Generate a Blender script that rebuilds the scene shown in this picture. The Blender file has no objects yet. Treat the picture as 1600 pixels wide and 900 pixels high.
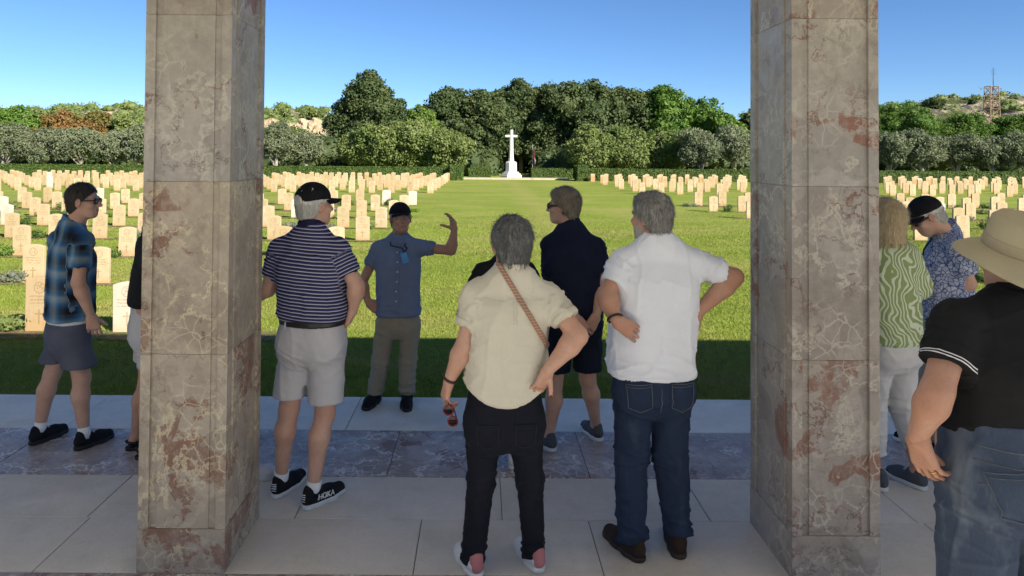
import bpy, math, random
import numpy as np
from mathutils import Matrix, Vector

random.seed(7)
rng = np.random.default_rng(7)
R = math.radians
scene = bpy.context.scene
col = scene.collection

# ---------------------------------------------------------------- camera
F_PX, CX, HZ = 1064.0, 752.0, 240.0          # focal length, optical centre and eye level, in 1600x900 units
PITCH, ROLL, EYE = R(1.1), R(0.42), 2.0
CY = HZ - F_PX * math.tan(PITCH)
cam_d = bpy.data.cameras.new('camera')
cam = bpy.data.objects.new('camera', cam_d)
col.objects.link(cam)
scene.camera = cam
cam_d.sensor_fit = 'HORIZONTAL'
cam_d.sensor_width = 36.0
cam_d.lens = F_PX / 1600 * 36.0
cam_d.shift_x = (800 - CX) / 1600
cam_d.shift_y = -(450 - CY) / 1600
cam_d.clip_start, cam_d.clip_end = 0.05, 6000
CAM = Matrix.Translation((0, 0, EYE)) @ Matrix.Rotation(math.pi / 2 + PITCH, 4, 'X') @ Matrix.Rotation(ROLL, 4, 'Z')
cam.matrix_world = CAM
_C3 = np.array(CAM.to_3x3())

def at(px, py, Y):
    """point of the place seen at that spot of the photograph, standing at depth Y"""
    d = _C3 @ np.array([(px - CX) / F_PX, -(py - CY) / F_PX, -1.0])
    return np.array([0, 0, EYE]) + d * (Y / d[1])

# ---------------------------------------------------------------- sky, sun, exposure
SUN_TO = Vector((-0.93, 0.98, -0.77)).normalized()      # the way the light travels
elev = math.asin(-SUN_TO.z)
azim = math.atan2(-SUN_TO.x, -SUN_TO.y)                 # clockwise from +Y
world = bpy.data.worlds.new('World')
scene.world = world
world.use_nodes = True
wn = world.node_tree
sky = wn.nodes.new('ShaderNodeTexSky')
sky.sky_type = 'NISHITA'
sky.sun_disc = False
sky.sun_elevation = elev
sky.sun_rotation = azim
sky.air_density, sky.dust_density, sky.ozone_density, sky.altitude = 1.0, 0.0, 8.0, 1800
wn.links.new(sky.outputs[0], wn.nodes['Background'].inputs[0])
wn.nodes['Background'].inputs[1].default_value = 0.055
sun_d = bpy.data.lights.new('sun', 'SUN')
sun_d.energy, sun_d.angle, sun_d.color = 4.0, R(0.5), (1.0, 0.92, 0.78)
sun = bpy.data.objects.new('sun', sun_d)
col.objects.link(sun)
sun.rotation_euler = SUN_TO.to_track_quat('-Z', 'Y').to_euler()
scene.view_settings.view_transform = 'Standard'
scene.view_settings.look = 'None'
scene.view_settings.gamma = 1
scene.view_settings.use_curve_mapping = False
scene.view_settings.exposure = 1.48
scene.cycles.max_bounces = 6

# ---------------------------------------------------------------- object helpers
def tag(o, label=None, cat=None, group=None, kind=None):
    if label: o['label'] = label
    if cat: o['category'] = cat
    if group: o['group'] = group
    if kind: o['kind'] = kind
    return o

def link(name, data, mat=None, parent=None, loc=None):
    o = bpy.data.objects.new(name, data)
    col.objects.link(o)
    if mat is not None and data is not None and len(data.materials) == 0:
        data.materials.append(mat)
    if parent is not None: o.parent = parent
    if loc is not None: o.location = loc
    return o

def mesh_np(name, V, Fc, smooth=False, attrs=None, mat_idx=None):
    """Fc: (n,k) int array, or list of such arrays"""
    if not isinstance(Fc, (list, tuple)): Fc = [Fc]
    Fc = [np.asarray(f, dtype=np.int32) for f in Fc if len(f)]
    me = bpy.data.meshes.new(name)
    me.vertices.add(len(V))
    me.vertices.foreach_set('co', np.asarray(V, dtype=np.float32).ravel())
    loops = np.concatenate([f.ravel() for f in Fc])
    tot = np.concatenate([np.full(len(f), f.shape[1], dtype=np.int32) for f in Fc])
    start = np.concatenate([[0], np.cumsum(tot)[:-1]]).astype(np.int32)
    me.loops.add(len(loops)); me.loops.foreach_set('vertex_index', loops.astype(np.int32))
    me.polygons.add(len(tot)); me.polygons.foreach_set('loop_start', start)
    try: me.polygons.foreach_set('loop_total', tot)
    except Exception: pass
    if mat_idx is not None: me.polygons.foreach_set('material_index', np.asarray(mat_idx, dtype=np.int32))
    me.polygons.foreach_set('use_smooth', np.full(len(tot), bool(smooth)))
    me.update(calc_edges=True)
    for k, a in (attrs or {}).items():
        a = np.asarray(a, dtype=np.float32)
        if a.ndim == 1:
            at_ = me.attributes.new(k, 'FLOAT', 'POINT'); at_.data.foreach_set('value', a)
        else:
            at_ = me.attributes.new(k, 'FLOAT_COLOR', 'POINT'); at_.data.foreach_set('color', np.c_[a, np.ones(len(a))].astype(np.float32).ravel())
    return me

class MB:
    """collects boxes, tubes and lathes; build() links them as one mesh object"""
    def __init__(s): s.v = []; s.q = []; s.t = []; s.n = 0
    def add(s, V, q=None, t=None):
        V = np.asarray(V, float); s.v.append(V)
        if q is not None and len(q): s.q.append(np.asarray(q) + s.n)
        if t is not None and len(t): s.t.append(np.asarray(t) + s.n)
        s.n += len(V); return s
    def box(s, lo, hi, bev=0.0):
        (x0, y0, z0), (x1, y1, z1) = lo, hi
        if bev <= 0:
            V = [(x, y, z) for x in (x0, x1) for y in (y0, y1) for z in (z0, z1)]
            return s.add(V, [(0, 1, 3, 2), (4, 6, 7, 5), (0, 4, 5, 1), (2, 3, 7, 6), (0, 2, 6, 4), (1, 5, 7, 3)])
        b = bev   # octagon-free bevel: chamfered plan and top
        def ring(z, i):
            return [(x0 + b + i, y0 + i, z), (x1 - b - i, y0 + i, z), (x1 - i, y0 + b + i, z), (x1 - i, y1 - b - i, z),
                    (x1 - b - i, y1 - i, z), (x0 + b + i, y1 - i, z), (x0 + i, y1 - b - i, z), (x0 + i, y0 + b + i, z)]
        V = ring(z0, 0) + ring(z1 - b, 0) + ring(z1, b * 0.8)
        q = [(r * 8 + i, r * 8 + (i + 1) % 8, r * 8 + 8 + (i + 1) % 8, r * 8 + 8 + i) for r in (0, 1) for i in range(8)]
        q += [(16, 17, 18, 19), (16, 19, 20, 23), (20, 21, 22, 23), (0, 3, 2, 1), (0, 7, 4, 3), (4, 7, 6, 5)]
        return s.add(V, q)
    def tube(s, pts, rad, n=8, cap=True):
        pts = [np.asarray(p, float) for p in pts]
        if np.isscalar(rad): rad = [rad] * len(pts)
        V = []; up = None
        for i, p in enumerate(pts):
            d = pts[min(i + 1, len(pts) - 1)] - pts[max(i - 1, 0)]
            d = d / (np.linalg.norm(d) + 1e-9)
            if up is None:
                up = np.array([1., 0, 0]) if abs(d[0]) < 0.8 else np.array([0, 1., 0])
            a = np.cross(d, up); a /= np.linalg.norm(a) + 1e-9
            b = np.cross(a, d); up = b
            for k in range(n):
                t = 2 * math.pi * k / n
                V.append(p + rad[i] * (math.cos(t) * a + math.sin(t) * b))
        m = len(pts); q = []; t3 = []
        for i in range(m - 1):
            for k in range(n):
                q.append((i * n + k, i * n + (k + 1) % n, i * n + n + (k + 1) % n, i * n + n + k))
        if cap:
            V += [pts[0], pts[-1]]
            for k in range(n):
                t3.append((m * n, (k + 1) % n, k)); t3.append((m * n + 1, (m - 1) * n + k, (m - 1) * n + (k + 1) % n))
        return s.add(V, q, t3)
    def lathe(s, prof, n=24, c=(0, 0, 0), rot=0.0):
        V = []
        for r, z in prof:
            for k in range(n):
                t = 2 * math.pi * k / n + rot
                V.append((c[0] + r * math.cos(t), c[1] + r * math.sin(t), c[2] + z))
        q = [(i * n + k, i * n + (k + 1) % n, i * n + n + (k + 1) % n, i * n + n + k) for i in range(len(prof) - 1) for k in range(n)]
        return s.add(V, q)
    def xf(s, Mx, off):
        s.v = [v @ np.asarray(Mx).T + np.asarray(off) for v in s.v]; return s
    def mesh(s, name, smooth=False):
        return mesh_np(name, np.concatenate(s.v), [np.concatenate(a) for a in (s.q, s.t) if a], smooth)
    def build(s, name, mat, parent=None, smooth=False, loc=None):
        return link(name, s.mesh(name, smooth), mat, parent, loc)

def empty(name, loc=(0, 0, 0), rz=0):
    o = bpy.data.objects.new(name, None); col.objects.link(o)
    o.location = loc; o.rotation_euler = (0, 0, rz); o.empty_display_size = 0.1
    return o

# ---------------------------------------------------------------- numpy noise
_perm = rng.permutation(256); _perm = np.concatenate([_perm, _perm, _perm])
_grad = rng.normal(size=(256, 3)); _grad /= np.linalg.norm(_grad, axis=1)[:, None]
def pn(P):
    P = np.asarray(P, float); i = np.floor(P).astype(int); f = P - i; i &= 255
    u = f * f * f * (f * (f * 6 - 15) + 10); out = 0
    for dx in (0, 1):
        wx = u[:, 0] if dx else 1 - u[:, 0]
        for dy in (0, 1):
            wy = u[:, 1] if dy else 1 - u[:, 1]
            for dz in (0, 1):
                wz = u[:, 2] if dz else 1 - u[:, 2]
                h = _perm[_perm[_perm[(i[:, 0] + dx) & 255] + ((i[:, 1] + dy) & 255)] + ((i[:, 2] + dz) & 255)]
                out = out + wx * wy * wz * (_grad[h] * (f - [dx, dy, dz])).sum(1)
    return out * 1.6

# ---------------------------------------------------------------- materials
class NT:
    def __init__(s, name):
        s.m = bpy.data.materials.new(name); s.m.use_nodes = True
        s.t = s.m.node_tree; s.b = s.t.nodes['Principled BSDF']
    def n(s, typ, props=None, **inp):
        nd = s.t.nodes.new('ShaderNode' + typ)
        for k, v in (props or {}).items(): setattr(nd, k, v)
        for k, v in inp.items(): s.set(nd, k, v)
        return nd
    def set(s, nd, k, v):
        key = int(k[1:]) if (k[0] == 'i' and k[1:].isdigit()) else k.replace('_', ' ')
        sock = nd.inputs[key]
        if hasattr(v, 'is_output') or isinstance(v, bpy.types.NodeSocket): s.t.links.new(v, sock)
        else: sock.default_value = v
    def obj(s): return s.n('TexCoord').outputs['Object']
    def pos(s): return s.n('NewGeometry').outputs['Position']
    def attr(s, name): return s.n('Attribute', {'attribute_name': name})
    def noise(s, vec, scale, detail=4, rough=0.55, dist=0.0, out=0):
        return s.n('TexNoise', None, Vector=vec, Scale=scale, Detail=detail, Roughness=rough, Distortion=dist).outputs[out]
    def math(s, op, a, b=0.0, c=None, clamp=False):
        nd = s.n('Math', {'operation': op, 'use_clamp': clamp}); s.set(nd, 'i0', a); s.set(nd, 'i1', b)
        if c is not None: s.set(nd, 'i2', c)
        return nd.outputs[0]
    def ramp(s, fac, stops, interp='LINEAR'):
        nd = s.n('ValToRGB'); cr = nd.color_ramp; cr.interpolation = interp
        while len(cr.elements) > 1: cr.elements.remove(cr.elements[-1])
        for i, (p, c) in enumerate(stops):
            e = cr.elements[0] if i == 0 else cr.elements.new(p)
            e.position = p; e.color = (c, c, c, 1) if np.isscalar(c) else (*c, 1)
        s.set(nd, 'i0', fac); return nd.outputs[0]
    def mix(s, fac, a, b, mode='MIX'):
        nd = s.n('Mix', {'data_type': 'RGBA', 'blend_type': mode})
        s.set(nd, 'i0', fac)
        s.set(nd, 'i6', a if isinstance(a, bpy.types.NodeSocket) else (*a, 1))
        s.set(nd, 'i7', b if isinstance(b, bpy.types.NodeSocket) else (*b, 1))
        return nd.outputs[2]
    def mapping(s, vec, scale=(1, 1, 1), rot=(0, 0, 0), loc=(0, 0, 0)):
        nd = s.n('Mapping'); s.set(nd, 'Vector', vec); nd.inputs['Scale'].default_value = scale
        nd.inputs['Rotation'].default_value = rot
        if isinstance(loc, bpy.types.NodeSocket): s.t.links.new(loc, nd.inputs['Location'])
        else: nd.inputs['Location'].default_value = loc
        return nd.outputs[0]
    def rand_shift(s, vec, k=37.0):
        r = s.n('ObjectInfo').outputs['Random']
        return s.n('VectorMath', {'operation': 'ADD'}, i0=vec, i1=s.n('CombineXYZ', None, i0=s.math('MULTIPLY', r, k), i1=s.math('MULTIPLY', r, k * 1.7), i2=s.math('MULTIPLY', r, -k)).outputs[0]).outputs[0]
    def bump(s, h, strength=0.3, dist=0.01):
        s.set(s.b, 'Normal', s.n('Bump', None, Strength=strength, Distance=dist, Height=h).outputs[0])
    def done(s, color=None, rough=None, spec=None, **kw):
        if color is not None: s.set(s.b, 'Base Color', color if isinstance(color, bpy.types.NodeSocket) else (*color, 1))
        if rough is not None: s.set(s.b, 'Roughness', rough)
        if spec is not None: s.set(s.b, 'Specular IOR Level', spec)
        for k, v in kw.items(): s.set(s.b, k, v)
        return s.m

MAT = {}
def plain(name, c, rough=0.6, spec=0.4, var=0.15, scale=12, **kw):
    t = NT(name); v = t.noise(t.obj(), scale, 4)
    cc = t.mix(t.ramp(v, [(0.3, 0.0), (0.7, 1.0)]), tuple(x * (1 - var) for x in c), tuple(min(1, x * (1 + var)) for x in c))
    MAT[name] = t.done(cc, rough, spec, **kw); return MAT[name]

def fabric(name, c, rough=0.9, weave=900, bump=0.25, var=0.12, sheen=0.15):
    t = NT(name); p = t.obj()
    v = t.noise(p, 9, 3)
    cc = t.mix(t.ramp(v, [(0.3, 0.0), (0.7, 1.0)]), tuple(x * (1 - var) for x in c), tuple(min(1, x * (1 + var)) for x in c))
    fine = t.noise(p, weave * 0.35, 2)
    cc = t.mix(0.25, cc, t.mix(fine, tuple(x * .6 for x in c), tuple(min(1, x * 1.35) for x in c)))
    t.bump(t.math('ADD', t.noise(p, 45, 3), t.math('MULTIPLY', fine, 0.4)), bump, 0.004)
    MAT[name] = t.done(cc, rough, 0.2); return MAT[name]

# -- stone
def marble(name, base_a, base_b, red, red_lo, vein, scale=1.0, rough=0.45, vein_amt=0.8, shift=True, bumpy=0.12, dark=0.35):
    t = NT(name); p = t.obj()
    if shift: p = t.rand_shift(p)
    def warp(sc, amp, det):
        w = t.n('TexNoise', None, Vector=p, Scale=sc * scale, Detail=det, Roughness=0.62).outputs['Color']
        w = t.n('VectorMath', {'operation': 'SUBTRACT'}, i0=w, i1=(.5, .5, .5)).outputs[0]
        return t.n('VectorMath', {'operation': 'MULTIPLY_ADD'}, i0=w, i1=(amp, amp, amp), i2=p).outputs[0]
    wp, wq = warp(2.6, 0.16, 6.0), warp(6.0, 0.07, 7.0)
    base = t.mix(t.ramp(t.noise(wp, 2.2 * scale, 9, 0.72), [(0.34, 0), (0.66, 1)]), base_a, base_b)
    base = t.mix(t.ramp(t.noise(wq, 16 * scale, 8, 0.75), [(0.42, 0), (0.72, 0.6)]), base, tuple(x * 1.3 for x in base_b))
    base = t.mix(t.ramp(t.noise(wq, 9 * scale, 8, 0.75), [(0.54, 0), (0.68, 0.55)]), base, tuple(x * 0.62 for x in base_a))
    vor = t.n('TexVoronoi', {'feature': 'F1'}, Vector=wq, Scale=6.0 * scale, Randomness=1.0)
    cell = t.n('SeparateColor', None, i0=vor.outputs['Color'])
    base = t.mix(t.ramp(cell.outputs[0], [(0.0, 0.40), (0.45, 0.0), (1, 0.0)]), base, tuple(x * 0.66 for x in base_a))
    # rusty fragments with broken edges
    rm = t.ramp(t.math('ADD', t.noise(wp, 1.35 * scale, 9, 0.70), t.math('MULTIPLY', t.math('SUBTRACT', cell.outputs[1], .5), .10)), [(red_lo, 0), (red_lo + 0.018, 1)])
    base = t.mix(t.math('MULTIPLY', rm, t.ramp(t.noise(wq, 12 * scale, 7, .7), [(0.35, 0.35), (0.55, 0.92)])), base, t.mix(t.noise(wq, 22 * scale, 6, .7), tuple(x * .7 for x in red), tuple(x * 1.35 for x in red)))
    def ridge(sc, w, vec, det=8, seed=0.0, st=(1, 1, 1)):
        q = t.mapping(vec, st, (0.4, 0.3, 0.2), (seed, seed * 1.3, -seed))
        a = t.math('ABSOLUTE', t.math('SUBTRACT', t.noise(q, sc * scale, det, 0.62), 0.5))
        return t.ramp(a, [(0.0, 1.0), (w * .7, 0.7), (w * 1.3, 0.0)])
    m1 = t.ramp(t.noise(p, 1.6 * scale, 3), [(0.46, 0.0), (0.58, 1.0)]); m2 = t.ramp(t.noise(p, 2.9 * scale, 3), [(0.47, 0.0), (0.58, 1.0)]); m3 = t.ramp(t.noise(t.mapping(p, (1, 1, 1), (0, 0, 0), (9, 3, 5)), 3.4 * scale, 3), [(0.50, 0.0), (0.60, 0.85)])
    vn = t.math('MAXIMUM', t.math('MULTIPLY', ridge(1.1, 0.0075, wq, 9, 3.0, (1, 1, .55)), m1), t.math('MULTIPLY', ridge(3.2, 0.013, wq, 9, 5.0), m2))
    ve = t.n('TexVoronoi', {'feature': 'DISTANCE_TO_EDGE'}, Vector=wq, Scale=11.0 * scale).outputs['Distance']
    vn = t.math('MAXIMUM', vn, t.math('MULTIPLY', t.ramp(ve, [(0.0, 1.0), (0.025, 0.5), (0.045, 0)]), m3))
    c = t.mix(t.math('MULTIPLY', vn, vein_amt), base, t.mix(t.noise(p, 7, 3), vein, tuple(x * .72 for x in vein)))
    rv = t.math('MULTIPLY', ridge(1.6, 0.006, wq, 9, 21.0), t.ramp(t.noise(p, 1.9 * scale, 2), [(0.5, 0), (0.6, .9)]))
    c = t.mix(rv, c, tuple(x * .75 for x in red))
    crack = t.math('MULTIPLY', ridge(1.3, 0.0030, wq, 9, 11.0), t.math('MULTIPLY', m1, dark * 2.4), clamp=True)
    c = t.mix(t.math('MULTIPLY', crack, 0.8), c, (0.05, 0.035, 0.03))
    c = t.mix(t.ramp(t.noise(p, 1.1, 6, 0.7), [(0.40, 0.0), (0.75, 0.20)]), c, (0.36, 0.33, 0.30))
    t.bump(t.math('ADD', t.noise(p, 30, 6, 0.7), t.math('MULTIPLY', crack, -1.0)), bumpy, 0.01)
    MAT[name] = t.done(c, t.ramp(t.noise(p, 8, 4), [(0.3, rough - 0.1), (0.7, rough + 0.2)]), 0.35)
    return MAT[name]

marble('pillar_marble', (0.27, 0.235, 0.212), (0.385, 0.345, 0.312), (0.215, 0.098, 0.068), 0.585, (0.64, 0.59, 0.50), scale=1.0)
marble('pillar_marble_red', (0.29, 0.235, 0.185), (0.41, 0.35, 0.28), (0.205, 0.098, 0.066), 0.545, (0.72, 0.62, 0.42), scale=1.1)
marble('pillar_marble_grey', (0.295, 0.268, 0.248), (0.395, 0.365, 0.335), (0.24, 0.10, 0.065), 0.615, (0.62, 0.58, 0.51), scale=0.95)
marble('band_marble', (0.23, 0.19, 0.182), (0.37, 0.32, 0.305), (0.19, 0.10, 0.09), 0.57, (0.80, 0.78, 0.76), scale=1.25, rough=0.4, vein_amt=1.0, bumpy=0.05)

def limestone(name, c, joint_var=0.12):
    t = NT(name); p0 = t.pos(); p = t.rand_shift(t.obj())
    r = t.n('ObjectInfo').outputs['Random']
    a = t.mix(t.ramp(t.noise(p, 1.6, 6, 0.65), [(0.3, 0), (0.7, 1)]), tuple(x * 0.86 for x in c), tuple(x * 1.1 for x in c))
    a = t.mix(t.ramp(t.noise(p, 55, 4, 0.7), [(0.45, 0.0), (0.75, 0.35)]), a, tuple(x * 0.7 for x in c))
    a = t.mix(t.ramp(t.noise(t.mapping(p, (1, 3, 1), (0, 0, .5)), 3.5, 5, .7, 1.0), [(0.56, 0), (0.66, .25)]), a, (c[0] * .75, c[1] * .70, c[2] * .62))
    a = t.mix(t.ramp(t.noise(p0, 1.3, 7, 0.75), [(0.48, 0), (0.66, 0.5)]), a, (c[0] * 0.62, c[1] * 0.60, c[2] * 0.56))
    a = t.mix(t.ramp(t.noise(p0, 24, 5, 0.75), [(0.60, 0), (0.72, 0.4)]), a, tuple(x * 0.5 for x in c))
    a = t.mix(t.ramp(t.noise(p0, 160, 1), [(0.73, 0), (0.76, 0.6)]), a, tuple(x * 0.45 for x in c))
    a = t.mix(t.math('MULTIPLY', r, joint_var * 2), a, tuple(x * 0.78 for x in c))
    t.bump(t.noise(p, 60, 6, 0.7), 0.12, 0.006)
    MAT[name] = t.done(a, t.ramp(t.noise(p, 6, 4), [(0.3, 0.5), (0.7, 0.75)]), 0.3)
limestone('paving_limestone', (0.62, 0.585, 0.53))
limestone('kerb_limestone', (0.78, 0.735, 0.645))
limestone('step_limestone', (0.46, 0.40, 0.30), 0.05)
limestone('white_stone', (0.62, 0.61, 0.58), 0.05)

def headstone_mat(name, c, c2):
    t = NT(name); p = t.obj(); q = t.rand_shift(p, 91)
    r = t.n('ObjectInfo').outputs['Random']
    a = t.mix(t.ramp(t.noise(q, 4, 5, 0.6), [(0.3, 0), (0.7, 1)]), c, c2)
    a = t.mix(t.math('MULTIPLY', r, 0.7), a, (c[0] * 0.82, c[1] * 0.76, c[2] * 0.66))
    a = t.mix(t.ramp(t.noise(q, 2.2, 5, .7), [(0.52, 0), (0.68, .45)]), a, (c[0] * .62, c[1] * .56, c[2] * .48))
    xyz = t.n('SeparateXYZ', None, i0=p)
    x, y, z = xyz.outputs
    # weather stain creeping up from the soil and down from the top edge
    sz = t.math('ADD', z, t.math('MULTIPLY', t.noise(q, 7, 4), 0.35))
    a = t.mix(t.ramp(sz, [(0.14, 0.75), (0.42, 0.0)]), a, (c[0] * 0.80, c[1] * 0.58, c[2] * 0.38))
    a = t.mix(t.ramp(t.noise(t.mapping(q, (9, 9, 1.2)), 2.0, 4), [(0.56, 0.0), (0.7, 0.3)]), a, tuple(v * 0.6 for v in c))
    # carved emblem ring, lines of lettering, cross
    dx = x; dz = t.math('SUBTRACT', z, 0.60)
    rad = t.math('SQRT', t.math('ADD', t.math('MULTIPLY', dx, dx), t.math('MULTIPLY', dz, dz)))
    ring = t.math('LESS_THAN', t.math('ABSOLUTE', t.math('SUBTRACT', rad, 0.070)), 0.006)
    inner = t.math('MULTIPLY', t.math('LESS_THAN', rad, 0.058), t.math('GREATER_THAN', t.noise(q, 42, 2), 0.56))
    rows = t.math('MULTIPLY', t.math('GREATER_THAN', t.math('FRACT', t.math('MULTIPLY', z, 22.0)), 0.52), t.math('MULTIPLY', t.math('GREATER_THAN', z, 0.36), t.math('LESS_THAN', z, 0.50)))
    rows = t.math('MULTIPLY', rows, t.math('MULTIPLY', t.math('LESS_THAN', t.math('ABSOLUTE', x), 0.135), t.math('GREATER_THAN', t.noise(t.mapping(q, (60, 1, 22)), 1.6, 1), 0.48)))
    ax = t.math('ABSOLUTE', x)
    cr = t.math('MAXIMUM', t.math('MULTIPLY', t.math('LESS_THAN', ax, 0.011), t.math('LESS_THAN', t.math('ABSOLUTE', t.math('SUBTRACT', z, 0.225)), 0.095)),
                t.math('MULTIPLY', t.math('LESS_THAN', ax, 0.055), t.math('LESS_THAN', t.math('ABSOLUTE', t.math('SUBTRACT', z, 0.262)), 0.011)))
    car = t.math('MAXIMUM', t.math('MAXIMUM', ring, inner), t.math('MAXIMUM', rows, cr))
    car = t.math('MULTIPLY', car, t.math('LESS_THAN', y, 0.0))
    a = t.mix(t.math('MULTIPLY', car, 0.62), a, (c[0] * 0.55, c[1] * 0.42, c[2] * 0.28))
    t.bump(t.math('SUBTRACT', t.math('MULTIPLY', t.noise(q, 40, 5), 0.35), car), 0.35, 0.006)
    MAT[name] = t.done(a, 0.85, 0.2)
headstone_mat('headstone_cream', (0.445, 0.352, 0.222), (0.50, 0.408, 0.272))
headstone_mat('headstone_white', (0.56, 0.52, 0.45), (0.60, 0.565, 0.50))

# -- ground
def grass_color(t, p):
    a = t.mix(t.ramp(t.noise(p, 0.35, 5, 0.6), [(0.35, 0), (0.65, 1)]), (0.168, 0.222, 0.028), (0.235, 0.285, 0.046))
    a = t.mix(t.ramp(t.noise(t.mapping(p, (.45, 1.2, 1)), 0.32, 5, 0.65, 0.6), [(0.48, 0), (0.64, 0.8)]), a, (0.35, 0.295, 0.115))
    a = t.mix(t.ramp(t.noise(t.mapping(p, (.5, 1.1, 1), (0, 0, 0), (31, 7, 0)), 0.45, 5, 0.65), [(0.50, 0), (0.66, 0.6)]), a, (0.10, 0.165, 0.022))
    a = t.mix(t.ramp(t.noise(p, 7, 4, 0.7), [(0.42, 0), (0.7, 0.55)]), a, (0.29, 0.33, 0.07))
    a = t.mix(t.ramp(t.noise(p, 3.1, 4, 0.7), [(0.5, 0), (0.72, 0.5)]), a, (0.095, 0.155, 0.018))
    x_, y_, _z = t.n('SeparateXYZ', None, i0=p).outputs
    wob = t.math('MULTIPLY', t.math('SUBTRACT', t.noise(p, 0.22, 4), 0.5), 3.0)
    strip = t.ramp(t.math('ABSOLUTE', t.math('ADD', t.math('SUBTRACT', x_, 2.6), wob)), [(0.0, 0.5), (0.9, 0.0)])
    a = t.mix(t.math('MULTIPLY', strip, t.ramp(y_, [(0.0, 0.0), (1.0, 1.0)])), a, (0.32, 0.28, 0.10))
    mow = t.ramp(t.math('FRACT', t.math('ADD', t.math('MULTIPLY', y_, 0.31), t.math('MULTIPLY', wob, 0.05))), [(0.42, 0.0), (0.5, 0.22), (0.92, 0.22), (1.0, 0.0)])
    a = t.mix(mow, a, (0.27, 0.31, 0.06))
    return a
t = NT('lawn_grass'); p = t.pos(); c = grass_color(t, p)
c = t.mix(t.ramp(t.noise(p, 70, 3, 0.7), [(0.35, 0.35), (0.6, 0)]), c, (0.05, 0.09, 0.012))
t.bump(t.math('ADD', t.noise(p, 60, 3, 0.7), t.math('MULTIPLY', t.noise(p, 9, 3), 1.2)), 0.5, 0.03)
c = t.mix(0.10, c, (0.26, 0.32, 0.06)); MAT['lawn'] = t.done(c, 0.95, 0.1)
t = NT('grass_blades'); p = t.pos(); c = grass_color(t, p)
tip = t.attr('tip').outputs['Fac']
c = t.mix(t.math('MULTIPLY', tip, 0.35), c, (0.23, 0.30, 0.055))
c = t.mix(t.math('MULTIPLY', t.attr('dry').outputs['Fac'], 0.4), c, (0.32, 0.29, 0.12))
t.done(c, 0.7, 0.25)
tr = t.n('BsdfTranslucent', None, Color=c); mx = t.n('MixShader'); t.set(mx, 'i0', 0.3)
t.t.links.new(t.b.outputs[0], mx.inputs[1]); t.t.links.new(tr.outputs[0], mx.inputs[2])
t.t.links.new(mx.outputs[0], t.t.nodes['Material Output'].inputs[0]); MAT['blades'] = t.m
t = NT('bed_soil'); p = t.pos()
c = t.mix(t.ramp(t.noise(p, 14, 5, 0.7), [(0.35, 0), (0.65, 1)]), (0.13, 0.085, 0.05), (0.30, 0.22, 0.14))
c = t.mix(t.ramp(t.noise(p, 5, 4, 0.7), [(0.47, 0), (0.56, .8)]), c, (0.10, 0.15, 0.03))
t.bump(t.noise(p, 30, 5, 0.7), 0.8, 0.04); MAT['soil'] = t.done(c, 0.95, 0.1)
t = NT('hill_ground'); p = t.pos()
c = t.mix(t.ramp(t.noise(p, 0.05, 6, 0.65), [(0.42, 0), (0.52, 1)]), (0.075, 0.095, 0.035), (0.40, 0.34, 0.25))
c = t.mix(t.ramp(t.noise(p, 0.3, 5, 0.7), [(0.4, 0.6), (0.6, 0)]), c, (0.06, 0.075, 0.03))
sl = t.n('SeparateXYZ', None, i0=t.n('NewGeometry').outputs['Normal']).outputs[2]
c = t.mix(t.ramp(sl, [(0.55, 1.0), (0.78, 0.0)]), c, t.mix(t.noise(p, 0.4, 6, 0.7), (0.40, 0.26, 0.15), (0.62, 0.48, 0.33)))
t.bump(t.noise(p, 0.6, 6, 0.7), 0.8, 1.0); MAT['hill'] = t.done(c, 0.95, 0.1)

def leafmat(name, a, b, tip=None, trans=0.3, scale=0.35):
    t = NT(name); p = t.pos()
    c = t.mix(t.attr('leaf').outputs['Fac'], a, b)
    c = t.mix(t.ramp(t.noise(p, scale, 3), [(0.38, 0), (0.66, 0.7)]), c, tip or tuple(min(1, x * 1.5) for x in b))
    t.done(c, 0.6, 0.3)
    tr = t.n('BsdfTranslucent', None, Color=c); mx = t.n('MixShader'); t.set(mx, 'i0', trans)
    t.t.links.new(t.b.outputs[0], mx.inputs[1]); t.t.links.new(tr.outputs[0], mx.inputs[2])
    t.t.links.new(mx.outputs[0], t.t.nodes['Material Output'].inputs[0]); MAT[name] = t.m
leafmat('leaf_oak', (0.032, 0.056, 0.020), (0.085, 0.128, 0.042), (0.125, 0.155, 0.055))
leafmat('leaf_green', (0.045, 0.105, 0.016), (0.11, 0.21, 0.03), (0.15, 0.25, 0.04))
leafmat('leaf_bush', (0.085, 0.125, 0.032), (0.185, 0.25, 0.070), (0.235, 0.275, 0.095))
leafmat('leaf_olive', (0.085, 0.108, 0.055), (0.185, 0.22, 0.125), (0.24, 0.27, 0.16))
leafmat('leaf_pine', (0.05, 0.105, 0.016), (0.11, 0.21, 0.03), (0.15, 0.24, 0.045))
leafmat('leaf_rust', (0.09, 0.11, 0.025), (0.2, 0.15, 0.045), (0.3, 0.13, 0.05))
leafmat('leaf_bright', (0.085, 0.15, 0.022), (0.16, 0.25, 0.045), (0.2, 0.28, 0.06))
leafmat('leaf_hedge', (0.045, 0.085, 0.016), (0.095, 0.15, 0.03), (0.12, 0.17, 0.04), scale=2.0)
leafmat('leaf_silver', (0.12, 0.14, 0.10), (0.22, 0.24, 0.18), (0.25, 0.26, 0.2), scale=2)
plain('bark', (0.16, 0.13, 0.10), 0.95, 0.1, 0.4, 6)
plain('bark_pale', (0.30, 0.27, 0.22), 0.95, 0.1, 0.35, 6)
plain('tower_rust', (0.26, 0.17, 0.12), 0.8, 0.3, 0.35, 4)
plain('wire_grey', (0.12, 0.12, 0.12), 0.6)
plain('steel', (0.45, 0.45, 0.45), 0.4, 0.5, Metallic=0.6)
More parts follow.
